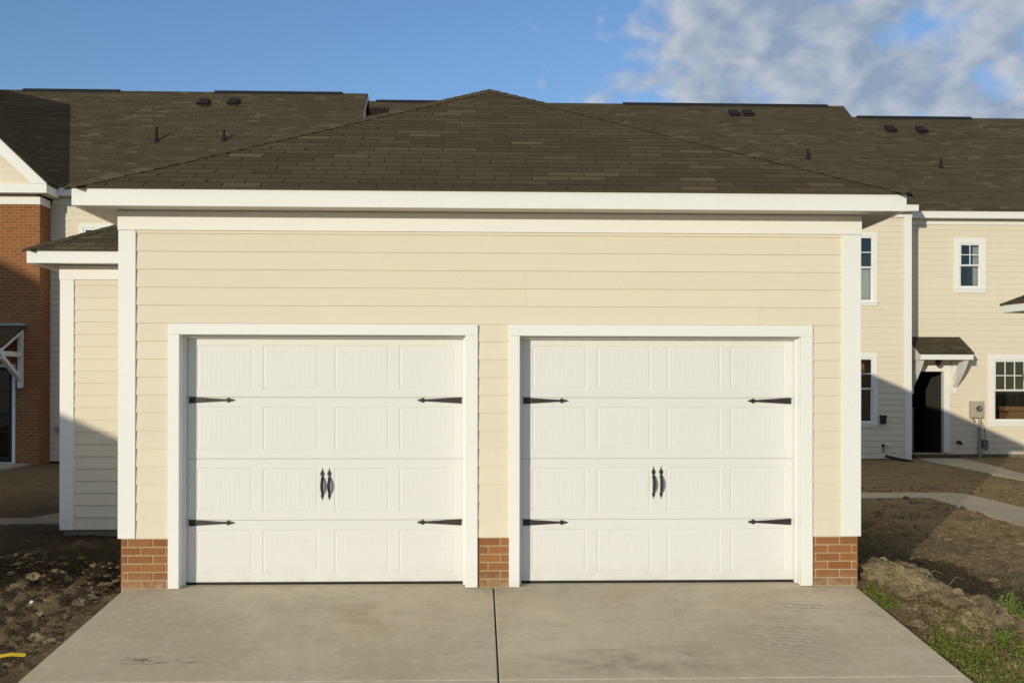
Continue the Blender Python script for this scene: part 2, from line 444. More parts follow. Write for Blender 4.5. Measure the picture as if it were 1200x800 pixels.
def frame(mb, x0, x1, z0, z1, w, y0, y1, wb=None, wt=None):
    wb = w if wb is None else wb; wt = w if wt is None else wt
    mb.box(x0, x1, y0, y1, z1 - wt, z1); 
    if wb: mb.box(x0, x1, y0, y1, z0, z0 + wb)
    mb.box(x0, x0 + w, y0, y1, z0 + wb, z1 - wt); mb.box(x1 - w, x1, y0, y1, z0 + wb, z1 - wt)

def window(parent, x0, x1, z0, z1, Y, nx, ny, meet=.5, trim=.11, label=None):
    """double-hung window; x0..z1 = outside of the trim; returns the hole"""
    m = MB(); frame(m, x0, x1, z0, z1, trim, Y - .034, Y + .03, wb=trim * .95)
    m.box(x0 - .012, x1 + .012, Y - .05, Y - .0345, z0 + trim * .55, z0 + trim * .95)
    w = m.build('window', WHITE, parent, bevel=.004)
    if label: w['label'] = label
    a, b, c, d = x0 + trim, x1 - trim, z0 + trim * .95, z1 - trim
    zm = c + (d - c) * meet
    s = MB(); frame(s, a, b, c, zm + .02, .045, Y + .012, Y + .045, wt=.04); s.build('lower_sash', VINYL, w, bevel=.003)
    s = MB(); frame(s, a + .001, b - .001, zm - .012, d - .001, .042, Y - .018, Y + .0115, wb=.04); s.build('upper_sash', VINYL, w, bevel=.003)
    g = MB(); ux0, ux1, uz0, uz1 = a + .042, b - .042, zm + .028, d - .042
    for k in range(1, nx):
        x = ux0 + (ux1 - ux0) * k / nx; g.box(x - .011, x + .011, Y - .012, Y + .0, uz0, uz1)
    for k in range(1, ny):
        z = uz0 + (uz1 - uz0) * k / ny; g.box(ux0, ux1, Y - .0135, Y + .001, z - .011, z + .011)
    g.build('muntin', VINYL, w)
    p = MB(); p.face([(ux0 - .01, Y + .004, uz0 - .01), (ux1 + .01, Y + .004, uz0 - .01), (ux1 + .01, Y + .004, uz1 + .01), (ux0 - .01, Y + .004, uz1 + .01)]); p.build('pane', GLASS, w)
    p = MB(); p.face([(a + .03, Y + .03, c + .03), (b - .03, Y + .03, c + .03), (b - .03, Y + .03, zm), (a + .03, Y + .03, zm)]); p.build('pane', GLASS, w)
    return w, (a, b, c, d)
def hole_of(x0, x1, z0, z1, trim=.11): return (x0 + trim * .6, x1 - trim * .6, z0 + trim * .6, z1 - trim * .6)
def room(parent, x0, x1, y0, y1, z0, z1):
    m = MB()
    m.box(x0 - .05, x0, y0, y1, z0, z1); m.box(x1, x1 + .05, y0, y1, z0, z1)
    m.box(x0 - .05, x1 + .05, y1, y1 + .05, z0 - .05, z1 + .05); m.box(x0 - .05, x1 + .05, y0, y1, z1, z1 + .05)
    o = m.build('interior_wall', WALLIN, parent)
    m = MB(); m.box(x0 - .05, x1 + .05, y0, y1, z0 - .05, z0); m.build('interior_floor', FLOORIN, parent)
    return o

# ------------------------------------------------------------------ noise for terrain
_R = np.random.RandomState(5); _L = _R.rand(512, 512)
def vnoise(x, y):
    xi = np.floor(x).astype(int); yi = np.floor(y).astype(int); fx = x - xi; fy = y - yi
    fx = fx*fx*(3-2*fx); fy = fy*fy*(3-2*fy)
    a = _L[xi % 512, yi % 512]; b = _L[(xi+1) % 512, yi % 512]; c = _L[xi % 512, (yi+1) % 512]; d = _L[(xi+1) % 512, (yi+1) % 512]
    return (a*(1-fx)+b*fx)*(1-fy) + (c*(1-fx)+d*fx)*fy
def fbm(x, y, sc, octv=5, g=.55):
    s = 0; a = 1; tot = 0
    for k in range(octv):
        s = s + a * (vnoise(x*sc + 17.3*k, y*sc + 9.1*k) - .5); tot += a; a *= g; sc *= 2.03
    return s / tot * 2
def sstep(x, a, b):
    t = np.clip((x - a) / (b - a), 0, 1); return t*t*(3-2*t)
BERM = [(3.22, .50, .07), (3.3, .15, .15), (3.36, -.4, .15), (3.46, -.85, .15), (3.64, -1.15, .17), (3.80, -1.5, .13), (4.1, -1.95, .12), (4.6, -2.5, .10), (5.2, -3.4, .08)]
def slab_z(y): return np.where(y > 0, 0, np.maximum(.105 * y, -.42))
def ground_z(x, y):
    x = np.asarray(x, float); y = np.asarray(y, float)
    side = np.maximum(np.abs(x) - 3.02, 0)
    far = -.10 - .03 * sstep(y, 12, 3)
    near = slab_z(y) - .035
    z = np.where(y > .3, far, near)
    k = sstep(y, -.2, .8); z = near * (1 - k) + far * k
    # rough
    rough = .045 * fbm(x, y, 1.7, 5, .6) + .035 * fbm(x + 40, y, 7, 4, .6) + .012 * fbm(x, y + 30, 26, 3, .6)
    amp = np.where(x < 0, 1.0 - .72 * sstep(y, 3.2, 6.5), 1.0 - .55 * sstep(y, 4.5, 11))
    amp = amp * np.where(np.hypot(x, y - 4) > 30, .5, 1)
    z = z + rough * amp
    # left clumps
    lf = sstep(-x, 3.0, 3.5) * sstep(y, 3.2, 1.2) * sstep(y, -6, -3)
    ridged = 1 - np.abs(fbm(x * 1.2 + 3, y * 2.0, 3.2, 4, .6)) * 2.6
    z = z + lf * .085 * np.clip(ridged, -.5, 1) + lf * .05 * fbm(x, y, 5.5, 4, .6) - .035 * lf
    # berm beside the drive on the right
    d = np.full(x.shape, 9.); hb = np.zeros(x.shape)
    for (x0, y0, h0), (x1, y1, h1) in zip(BERM[:-1], BERM[1:]):
        dx, dy = x1 - x0, y1 - y0; t = np.clip(((x - x0)*dx + (y - y0)*dy) / (dx*dx + dy*dy), 0, 1)
        dd = np.hypot(x - x0 - t*dx, y - y0 - t*dy); hh = h0 + t*(h1 - h0)
        m = dd < d; d = np.where(m, dd, d); hb = np.where(m, hh, hb)
    lump = np.clip(1 + .9 * fbm(x + 5, y, 3.1, 5, .62), .3, 1.7)
    crag = 1 - 2.2 * np.abs(fbm(x * 1.3, y * 1.3 + 7, 4.2, 4, .6))
    z = z + hb * (lump + .35 * crag) * np.exp(-(d / .25) ** 2)
    # dug-out low ground behind the berm
    dip = sstep(x, 3.45, 4.0) * sstep(x, 9, 6.2) * sstep(y, 3.4, 1.8) * sstep(y, -3.5, -1.2)
    z = z - .17 * dip * (1 + .5 * fbm(x, y + 9, 1.3, 3))
    # banks left of the picture whose shade lies on the yard
    bk = np.exp(-((x + 5.45 - .1 * y) / .45) ** 2) * sstep(y, -3.2, -2.0) * sstep(y, 1.7, .9)
    z = z + .36 * bk * (1 + .5 * fbm(x, y, 2.0, 4))
    # keep below the slabs and paths
    under = (np.abs(x) < 3.0) & (y < .6) & (y > -4.4)
    z = np.where(under, slab_z(y) - .16, z)
    edge = sstep(side, .16, 0.) * sstep(y, .1, -.1) * np.where(x < 0, 1, .8)
    z = np.where(under, z, z * (1 - edge) + (slab_z(y) - .03 + .02 * fbm(x, y, 9, 3)) * edge)
    ins = (np.abs(x) < 3.0) & (y >= .6) & (y < 6.4)
    z = np.where(ins, -.2, z)
    z = np.where(y < -4.3, -.50, z)
    for poly in PATHS:
        z = np.where(inpoly(x, y, poly), np.minimum(z, -.125), z)
    return z
def inpoly(x, y, poly):
    c = np.zeros(x.shape, bool); n = len(poly)
    for i in range(n):
        x0, y0 = poly[i]; x1, y1 = poly[(i+1) % n]
        if y0 == y1: continue
        cond = ((y0 > y) != (y1 > y)) & (x < (x1 - x0) * (y - y0) / (y1 - y0) + x0)
        c ^= cond
    return c
PATH_YARD = [(2.95, 7.97), (7.14, 7.97), (6.9, 4.55), (6.75, 1.0), (7.75, 1.0), (7.93, 6.48), (8.05, 8.6), (7.75, 8.80), (2.95, 8.85)]
PATH_DOOR = [(10.8, 16.3), (11.0, 17.45), (12.15, 17.45), (12.0, 16.6), (11.75, 15.2), (11.1, 12.4), (10.95, 8.0), (10.0, 8.0), (10.36, 11.05), (10.7, 15.0)]
PATH_LEFT = [(-7.4, 5.1), (-5.2, 5.2), (-5.2, 7.6), (-5.75, 7.6), (-6.2, 5.75), (-7.4, 5.7)]
PATH_STOOP = [(-12.4, 14.3), (-10.3, 14.3), (-10.3, 15.55), (-12.4, 15.55)]
PATHS = [PATH_YARD, PATH_DOOR, PATH_LEFT, PATH_STOOP]

def axis(lo, hi, step, far, mid=None):
    a = list(np.arange(lo, hi + 1e-6, step))
    d = step; x = hi
    while x < far: d = min(d * 1.09, 60); x += d; a.append(x)
    d = step; x = lo; pre = []
    while x > -far: d = min(d * 1.09, 60); x -= d; pre.append(x)
    return np.array(pre[::-1] + a)
xs = np.concatenate([axis(-6.2, -2.9, .024, 900)[axis(-6.2, -2.9, .024, 900) < -2.88]])
xr = axis(2.9, 7.6, .026, 900); xr = xr[xr > 2.88]
X = np.concatenate([xs, np.linspace(-2.75, 2.75, 16), xr])
Yv = axis(-3.2, 6.4, .026, 900)
GX, GY = np.meshgrid(X, Yv); GZ = ground_z(GX, GY)
nx, ny = len(X), len(Yv)
co = np.stack([GX, GY, GZ], -1).reshape(-1, 3)
ii = (np.arange(ny - 1)[:, None] * nx + np.arange(nx - 1)[None, :]).reshape(-1)
quads = np.stack([ii, ii + 1, ii + 1 + nx, ii + nx], -1)
me = bpy.data.meshes.new('ground')
me.vertices.add(len(co)); me.vertices.foreach_set('co', co.reshape(-1))
me.loops.add(quads.size); me.loops.foreach_set('vertex_index', quads.reshape(-1))
me.polygons.add(len(quads)); me.polygons.foreach_set('loop_start', np.arange(len(quads)) * 4)
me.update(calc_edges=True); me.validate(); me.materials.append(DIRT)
me.polygons.foreach_set('use_smooth', np.ones(len(quads), bool))
go = bpy.data.objects.new('ground', me); C.objects.link(go); go['kind'] = 'structure'

# driveway: four slabs with sawn joints, sloping from the doors to the alley
def slab(mb, x0, x1, ya, yb):
    """ya nearer the garage"""
    ws = [x0, x1]; n = 1
    za, zb = float(slab_z(np.array(ya))), float(slab_z(np.array(yb)))
    mb.prism([(x0, yb, zb), (x1, yb, zb), (x1, ya, za), (x0, ya, za)], (0, 0, -.12))
dm = MB()
for (a, b) in ((-3.02, -.006), (.006, 3.02)):
    slab(dm, a, b, 0.0, -1.996); slab(dm, a, b, -2.004, -4.0)
    # inside the door recess, level with a slight lip
dm.prism([(-2.62, .0, 0), (-.15, .0, 0), (-.15, .4, .012), (-2.62, .4, .012)], (0, 0, -.12))
dm.prism([(.15, .0, 0), (2.62, .0, 0), (2.62, .4, .012), (.15, .4, .012)], (0, 0, -.12))
drv = dm.build('driveway', CONC, bevel=.006); drv['kind'] = 'structure'
jf = MB(); jf.prism([(-3.0, -4.0, -.435), (3.0, -4.0, -.435), (3.0, -.01, -.018), (-3.0, -.01, -.018)], (0, 0, -.06))
o = jf.build('driveway_joint', DARK); o['kind'] = 'structure'
al = MB(); al.box(-60, 60, -11.5, -4.008, -.6, -.42); o = al.build('alley_road', CONC_PATH); o['kind'] = 'structure'
for nm, poly, zt in (('footpath', PATH_YARD, -.095), ('footpath', PATH_DOOR, -.085), ('footpath_shade_old', PATH_LEFT, -.115), ('footpath', PATH_STOOP, -.06)):
    m = MB(); m.prism([(x, y, zt) for x, y in poly], (0, 0, -.10)); o = m.build('footpath', CONC_SHADE if nm.endswith('old') else CONC_PATH, bevel=.008); o['kind'] = 'structure'

# ------------------------------------------------------------------ hip roof
def hip_roof(parent, x0, x1, y0, y1, zb, zt, slope, fasc_h, wx0, wx1, wy0, wy1, caps=True, det=True, parts=('fascia', 'soffit')):
    """eave rectangle x0..y1; zb/zt bottom/top of fascia"""
    t = .02; m = MB()
    m.box(x0, x1, y0, y0 + t, zb, zt); m.box(x0, x1, y1 - t, y1, zb, zt)
    m.box(x0, x0 + t, y0 + t, y1 - t, zb, zt); m.box(x1 - t, x1, y0 + t, y1 - t, zb, zt)
    m.build('fascia', WHITE, parent, bevel=.003)
    m = MB(); m.box(x0 + t, x1 - t, y0 + t, wy0 - .023, zb + .012, zb + .024); m.box(x0 + t, x1 - t, wy1 + .0, y1 - t, zb + .012, zb + .024)
    m.box(x0 + t, wx0, wy0 - .023, wy1, zb + .012, zb + .024); m.box(wx1, x1 - t, wy0 - .023, wy1, zb + .012, zb + .024)
    m.build('soffit', SOFFIT, parent)
    o = .022   # shingle overhang past the fascia
    X0, X1, Y0, Y1 = x0 - o, x1 + o, y0 - o, y1 + o; z0 = zt - o * slope + .012
    hx, hy = (X1 - X0) / 2, (Y1 - Y0) / 2; run = min(hx, hy)
    L = run * math.hypot(1, slope); ca = run / L
    zr = z0 + run * slope
    m = MB()
    if hx >= hy: A, B = (X0 + run, (Y0+Y1)/2, zr), (X1 - run, (Y0+Y1)/2, zr)
    else: A, B = ((X0+X1)/2, Y0 + run, zr), ((X0+X1)/2, Y1 - run, zr)
    sides = [((X0, Y0, z0), (1,0,0), (0,1,slope), X1-X0), ((X1, Y0, z0), (0,1,0), (-1,0,slope), Y1-Y0),
             ((X1, Y1, z0), (-1,0,0), (0,-1,slope), X1-X0), ((X0, Y1, z0), (0,-1,0), (1,0,slope), Y1-Y0)]
    for k, (O, u, v, W) in enumerate(sides):
        def ext(s, W=W): return (s * ca, W - s * ca)
        if det and k != 2: shingles(m, O, u, v, ext, L)
        else:
            O = Vector(O); u = Vector(u); v = Vector(v).normalized(); l, r_ = ext(L)
            m.face([O, O + u * W, O + v * L + u * r_, O + v * L + u * l], .4)
    # drip edge thickness
    m.face([(X0, Y0, z0), (X1, Y0, z0), (X1, Y1, z0), (X0, Y1, z0)], .1)
    m.box(X0, X1, Y0 - .001, Y0 + .012, z0 - .014, z0 - .001, .1); m.box(X0 - .001, X0 + .012, Y0, Y1, z0 - .014, z0 - .001, .1); m.box(X1 - .012, X1 + .001, Y0, Y1, z0 - .014, z0 - .001, .1)
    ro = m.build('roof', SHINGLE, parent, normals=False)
    if caps:
        c = MB()
        for cor, top, sx, sy in (((X0, Y0, z0), A, 1, 1), ((X1, Y0, z0), B if hx >= hy else A, -1, 1), ((X0, Y1, z0), A if hx >= hy else B, 1, -1), ((X1, Y1, z0), B, -1, -1)):
            # in-face directions perpendicular to the hip: down the front/back face and down the side face
            h = (Vector(top) - Vector(cor)).normalized()
            nf = Vector((0, -slope * sy, 1)).normalized(); ns = Vector((-slope * sx, 0, 1)).normalized()
            wa = h.cross(nf); wb = h.cross(ns)
            if wa.y * sy > 0: wa = -wa
            if wb.x * sx > 0: wb = -wb
            ridge_caps(c, cor, top, wa, wb)
        if (Vector(A) - Vector(B)).length > .2:
            if hx >= hy: ridge_caps(c, A, B, (0, -1, -slope), (0, 1, -slope))
            else: ridge_caps(c, A, B, (-1, 0, -slope), (1, 0, -slope))
        c.build('hip_cap', SHINGLE, ro, normals=False)
    return ro

# ------------------------------------------------------------------ the garage
G = thing('garage', 'beige double garage with two white carriage doors behind the concrete driveway', 'garage')
W2 = 3.05; D = 6.1
E1 = .1467
openL = (-2.571, -.236, 0, 2.080); openR = (.213, 2.561, 0, 2.078)
m = MB(); bigh = [(-2.62, -.18, -1, 2.13), (.16, 2.61, -1, 2.13)]
siding(m, -2.93, 2.915, .4135, 2.95, E1, 0., bigh)
wall = m.build('front_wall', SIDING, G)
# structural backing, side and rear walls
m = MB()
m.box(-3.04, -2.575, .006, .13, .0, 3.08); m.box(2.566, 3.04, .006, .13, .0, 3.08); m.box(-.232, .209, .006, .13, .0, 3.08)
m.box(-2.575, -.232, .006, .13, 2.10, 3.08); m.box(.209, 2.566, .006, .13, 2.10, 3.08)
m.box(-3.04, 3.04, D - .13, D, -.1, 3.08); m.box(-3.035, -2.92, .13, D - .13, -.1, 3.08); m.box(2.92, 3.035, .13, D - .13, -.1, 3.08)
m.build('wall_core', SIDING, G)
for sgn in (1, -1):
    Rm = Matrix.Rotation(math.radians(90 * sgn), 4, 'Z'); m = MB(Rm)
    # facing +X (sgn 1) or -X
    if sgn == 1: siding(m, .03, D - .03, .41, 3.05, E1, -3.045)
    else: siding(m, -3.98, -.03, .41, 3.05, E1, -3.045)
    m.build('side_wall', SIDING, G)
# brick base
for (a, b, st) in ((-3.045, -2.662, .052), (-.131, .124, -.02), (2.660, 3.045, .03)):
    bm_, mo = MB(), MB(); bricks(bm_, mo, a, b, .0, .4095, -.004, st)
    # returns round the outer corners
    o = mo.build('brick_base', MORTAR, G); bm_.build('brick', BRICK, o, bevel=.002)
for sx in (-1, 1):
    m = MB(); mo = MB(); mo.box(min(sx*3.036, sx*3.0), max(sx*3.036, sx*3.0), .092, D, -.2, .4)
    for k in range(9):
        y = .09 - .1 + (.1 if k % 2 else 0)
        while y < D:
            p, q = max(y + .005, .075), min(y + .198, D)
            if q > p + .02: m.box(min(sx*3.0, sx*3.045), max(sx*3.0, sx*3.045), p, q, -.2 + k*.0677 + .005, -.2 + (k+1)*.0677 - .005, rng.random())
            y += .203
    o = mo.build('brick_base', MORTAR, G); m.build('brick', BRICK, o)
# trim
for a, b in ((-3.066, -2.926), (2.907, 3.067)):
    m = MB(); m.box(a, b, -.023, .02, .414, 2.929); m.build('corner_board', WHITE, G, bevel=.003)
for sx in (-1, 1):
    m = MB(); m.box(min(sx*3.0461, sx*3.068), max(sx*3.0461, sx*3.068), .0205, .12, .414, 2.929); m.build('corner_board', WHITE, G, bevel=.003)
m = MB(); m.box(-3.072, 3.073, -.026, .02, 2.931, 3.09); 
m.build('frieze_board', WHITE, G, bevel=.003)
# casings: uncased bricks butt against them
def casing(x0, x1, xi0, xi1, zi, zo):
    m = MB(); m.box(x0, xi0, -.028, .02, .004, zi); m.box(xi1, x1, -.028, .02, .004, zi); m.box(x0 - .0, x1 + .0, -.030, .02, zi + .0005, zo)
    o = m.build('door_casing', WHITE, G, bevel=.003)
    m = MB()   # jamb boards and stop moulding
    m.box(xi0 - .006, xi0 + .002, .0205, .20, .006, zi - .002); m.box(xi1 - .002, xi1 + .006, .0205, .20, .006, zi - .002); m.box(xi0 - .006, xi1 + .006, .0205, .20, zi - .0015, zi + .004)
    m.build('door_jamb', WHITE, G, bevel=.002)
    m = MB()
    for a, b, y0, y1 in ((.002, .010, .07, .124), (.010, .019, .085, .128)):
        m.box(xi0 + a, xi0 + b, y0, y1, .008, zi - .014); m.box(xi1 - b, xi1 - a, y0, y1, .008, zi - .014); 
        m.box(xi0 + a, xi1 - a, y0, y1, zi - .0015 - b, zi - .0015 - a)
    m.build('door_stop', VINYL, G, bevel=.0015)
casing(-2.660, -.133, -2.571, -.236, 2.080, 2.168)
casing(.126, 2.658, .213, 2.561, 2.077, 2.171)

# ---- garage doors
def section_mesh(x0, x1, z0, z1, Y, panels, pz0, pz1):
    g = .0385; xsx = {x0, x1}; zs = {z0, z1}
    offs = (0, .006, .014, .024)
    for a, b in panels:
        for o in offs: xsx |= {a + o, b - o}
        c = a + .024 + .022
        while c < b - .034:
            xsx |= {c - .0035, c, c + .0035}; c += g
    for o in offs: zs |= {pz0 + o, pz1 - o}
    zs |= {z0 + .004, z0 + .010, z1 - .004, z1 - .011, z1 - .018, z1 - .024}
    xsx = sorted(xsx); zs = sorted(zs)
    def depth(x, z):
        d = 0.
        # lips at the seams
        if z < z0 + .002: d = .005
        elif z < z0 + .006: d = .001
        if z > z1 - .003: d = .006
        elif z > z1 - .012: d = .0018
        elif z > z1 - .020: d = .0018
        for a, b in panels:
            if a < x < b and pz0 < z < pz1:
                s = min(x - a, b - x, z - pz0, pz1 - z)
                if s < .006: d = .0032 * s / .006
                elif s < .014: d = .0032
                elif s < .024: d = .0032 - .0022 * (s - .014) / .010
                else:
                    d = .0010
                    c = a + .046; k = round((x - c) / g); xc = c + k * g
                    if k >= 0 and xc < b - .034 and abs(x - xc) < .001: d = .0021
        return d
    m = MB(); idx = {}
    for j, z in enumerate(zs):
        for i, x in enumerate(xsx): idx[i, j] = m.pt((x, Y + depth(x, z), z))
    for j in range(len(zs) - 1):
        for i in range(len(xsx) - 1):
            m.f.append([idx[i, j], idx[i+1, j], idx[i+1, j+1], idx[i, j+1]]); m.t.append(.5)
    return m
def spear_hinge(x, z, Y, sgn, parent, L=.383):
    pr = [(0, .0255), (.012, .0265), (.305, .0085), (.312, .014), (.326, .0215), (.340, .0135), (.347, .007), (.352, .011), (L, .0008)]
    out = [(x + sgn * a, Y, z + b) for a, b in pr] + [(x + sgn * a, Y, z - b) for a, b in reversed(pr)]
    if sgn < 0: out.reverse()
    m = MB(); m.prism(out, (0, -.007, 0))
    h = m.build('strap_hinge', IRON, parent, bevel=.0012)
    for a in (.03, .15, .326):
        b = MB(); b.tube([(x + sgn * a, Y - .007, z), (x + sgn * a, Y - .0105, z), (x + sgn * a, Y - .012, z)], [.0075, .0065, .003], 8); b.build('bolt', IRON, h, smooth=False)
def pull(x, zt, zb, Y, parent):
    H = zt - zb
    pr = [(0, .0008), (.016, .0045), (.022, .004), (.034, .0125), (.046, .0175), (.056, .0165), (.066, .009), (.073, .0045), (.082, .011), (.092, .0125), (.104, .0075), (.14, .0072),
          (H-.075, .0068), (H-.055, .0062), (H-.046, .011), (H-.036, .0130), (H-.024, .0085), (H-.016, .0038), (H, .0008)]
    out = [(x - b, Y, zt - a) for a, b in pr] + [(x + b, Y, zt - a) for a, b in reversed(pr)]
    m = MB(); m.prism(out, (0, -.005, 0)); h = m.build('pull_handle', IRON, parent, bevel=.001)
    pts = []; rs = []
    for k in range(13):
        s = k / 12; zz = zt - .07 - s * (H - .115)
        pts.append((x, Y - .006 - .040 * math.sin(math.pi * min(1, s * 1.02)) ** .7, zz)); rs.append(.0065 + .0055 * math.sin(math.pi * s) ** 1.2)
    g = MB(); g.tube(pts, rs, 8); g.build('grip', IRON, h, smooth=True)
def garage_door(dx, lab, hl, hr, zh, handles):
    x0, x1 = -2.578 + dx[0], -.229 + dx[1]
    Y = .140
    m = MB(); m.box(x0 + .004, x1 - .004, Y + .024, Y + .055, .03, 2.12)
    d = m.build('garage_door', DOORW, G); d['label'] = lab
    m = MB(); m.box(x0 + .006, x1 - .006, Y + .006, Y + .05, .008, .0285); m.build('bottom_seal', DARK, d)
    s = dx[2]
    panels = [(-2.470 + s, -2.008 + s), (-1.926 + s, -1.462 + s), (-1.332 + s, -.870 + s), (-.792 + s, -.320 + s)]
    seams = [.026, .542, 1.053, 1.565, 2.11]
    for a, b in zip(seams[:-1], seams[1:]):
        pz0 = a + .066; pz1 = a + .436
        section_mesh(x0, x1, a + .0005, b - .0005, Y, panels, pz0, pz1).build('door_section', DOORW, d)
    for z in zh:
        spear_hinge(hl, z, Y - .0005, 1, d, .383); spear_hinge(hr, z, Y - .0005, -1, d, .372)
    for x, zt, zb in handles: pull(x, zt, zb, Y - .0005, d)
garage_door((0, 0, 0), 'left white garage door', -2.534, -.268, (1.543, .522), ((-1.430, .977, .706), (-1.372, .977, .706)))
garage_door((2.784, 2.797, 2.795), 'right white garage door', .249, 2.525, (1.540, .517), ((1.352, .988, .714), (1.416, .988, .714)))
hip_roof(G, -W2 - .291, W2 + .291, -.291, D + .291, 3.082, 3.231, .522, .149, -3.06, 3.06, 0, D)

# ---- wing at the back left
WX0, WY0, WY1 = -5.10, 4.0, 8.6
m = MB(); siding(m, -4.96, -3.02, -.042, 2.96, E1 - .001, WY0); m.build('wing_wall', SIDING, G)
m = MB(); m.box(-5.09, -1, WY0 + .006, WY1, -.04, 3.10); m.build('wing_core', SIDING, G)
Rm = Matrix.Rotation(math.radians(-90), 4, 'Z'); m = MB(Rm); siding(m, -WY1 + .02, -WY0 - .1, -.042, 3.05, E1, -5.095); m.build('wing_side_wall', SIDING, G)
m = MB(); m.box(-5.112, -4.948, WY0 - .023, WY0 + .14, -.045, 2.938); m.build('corner_board', WHITE, G, bevel=.003)
m = MB(); m.box(-5.12, -3.047, WY0 - .026, WY0 + .01, 2.9385, 3.105); m.build('frieze_board', WHITE, G, bevel=.003)
m = MB(); m.box(-5.07, -3.06, WY0 - .0, WY0 + .3, -.35, -.046); m.box(-5.07, -3.2, WY0 + .3, WY1, -.35, -.046); m.build('foundation', CONC_FOUND, G)
hip_roof(G, -5.39, 0.6, WY0 - .291, WY1 + .291, 3.102, 3.257, .52, .149, -5.11, 0, WY0, WY1)

# ------------------------------------------------------------------ neighbouring garages
def plain_garage(label, x0, x1, y0, y1, over, zb=3.082, zt=3.231, at=None, rot=0):
    g = thing('garage', label, 'garage', ((x0+x1)/2, (y0+y1)/2, 0) if at is None else (0, 0, 0))
    m = MB(); m.box(x0 + .02, x1 - .02, y0 + .02, y1 - .02, -.5, 3.09); m.build('wall', SIDING_FAR, g)
    m = MB(); siding(m, x0 + .12, x1 - .12, 0, 3.0, E1, y0 + .012); m.build('front_wall', SIDING_FAR, g)
    for a in (x0, x1 - .14):
        m = MB(); m.box(a, a + .14, y0 - .02, y0 + .10, 0, 3.09); m.build('corner_board', WHITE, g)
    m = MB(); m.box(x0 + .14, x1 - .14, y0 - .018, y0 + .01, 2.94, 3.09); m.build('frieze_board', WHITE, g)
    hip_roof(g, x0 - over, x1 + over, y0 - over, y1 + over, zb, zt, .522, .149, x0, x1, y0, y1)
    if at is not None: g.location = at; g.rotation_euler = (0, 0, rot)
    return g
plain_garage('garage at the right edge, only its eave tip showing', .291, 6.4, -6.4, -.291, .291, 3.095, 3.25, at=(9.76, 10.75, 0), rot=math.radians(14))
plain_garage('beige garage across the alley, left of and behind the camera', -18.6, -12.42, -9.72, -3.8, .29, 2.98, 3.13)

# ------------------------------------------------------------------ houses
def gable_roof(parent, x0, x1, ye, zt, zb, yr, slope, depth_back=None, vent=(), th=.16):
    """ridge along X; front eave at ye; fascia zb..zt; ridge at yr"""
    run = yr - ye; zr = zt + .01 + run * slope; L = run * math.hypot(1, slope)
    m = MB(); shingles(m, (x0 - .0, ye - .03, zt + .012 - .03 * slope), (1,0,0), (0,1,slope), lambda v: (0, x1 - x0), (run + .03) * math.hypot(1, slope), e=.135, tab=.31)
    z0 = zt + .01
    # back slope and underside
    yb = yr + run; m.face([(x0, yr, zr), (x1, yr, zr), (x1, yb, z0), (x0, yb, z0)], .4)
    m.face([(x0, ye, z0 - .02), (x1, ye, z0 - .02), (x1, yr, zr - .03), (x0, yr, zr - .03)], .1)
    m.face([(x0, yr, zr - .03), (x1, yr, zr - .03), (x1, yb, z0 - .03), (x0, yb, z0 - .03)], .1)
    ro = m.build('roof', SHINGLE, parent, normals=False)
    # ridge vents: dark low raised strips
    c = MB()
    ridge_caps(c, (x0, yr, zr - .01), (x1, yr, zr - .01), (0, -1, -slope), (0, 1, -slope), e=.2); c.build('ridge_cap', SHINGLE, ro, normals=False)
    for a, b in vent:
        v = MB(); w_, d_, u_ = .11, -.04, .045
        v.face([(a, yr - w_, zr + d_), (b, yr - w_, zr + d_), (b, yr, zr + u_), (a, yr, zr + u_)], .5)
        v.face([(a, yr + w_, zr + d_), (b, yr + w_, zr + d_), (b, yr, zr + u_), (a, yr, zr + u_)], .5)
        v.face([(a, yr - w_, zr + d_), (b, yr - w_, zr + d_), (b, yr - w_, zr + d_ - .06), (a, yr - w_, zr + d_ - .06)], .5)
        v.face([(a, yr - w_, zr + d_), (a, yr, zr + u_), (a, yr + w_, zr + d_)], .5); v.face([(b, yr - w_, zr + d_), (b, yr, zr + u_), (b, yr + w_, zr + d_)], .5)
        v.build('ridge_vent', VENTM, parent, normals=False)
    # rakes
    for x, s in ((x0, -1), (x1, 1)):
        r = MB(); xa, xb = (x - .03, x - .005) if s > 0 else (x + .005, x + .03)
        r.prism([(xa, ye + .01, zb), (xa, yr, zr - .2), (xa, yr, zr - .035), (xa, ye + .01, z0 - .03)], (xb - xa, 0, 0)); r.build('rake_board', WHITE, parent)
        g = MB(); xx = x - .09 if s > 0 else x + .09
        g.prism([(xx, ye + .35, z0 - .2), (xx, yb - .35, z0 - .2), (xx, yr, zr - .25)], (-.05 * s, 0, 0)); g.build('gable_wall', SIDING_FAR, parent)
    f = MB(); f.box(x0, x1, ye, ye + .02, zb, zt); f.build('fascia', WHITE, parent, bevel=.004)
    return ro, zr
def soffit_frieze(parent, x0, x1, ye, yw, zb, zf, fx0=None, fx1=None):
    s = MB(); s.box(x0, x1, ye + .02, yw - .03, zb + .01, zb + .022); s.build('soffit', SOFFIT, parent)
    f = MB(); f.box(x0 if fx0 is None else fx0, x1 if fx1 is None else fx1, yw - .034, yw + .02, zf, zb + .009); f.build('frieze_board', WHITE, parent, bevel=.003)
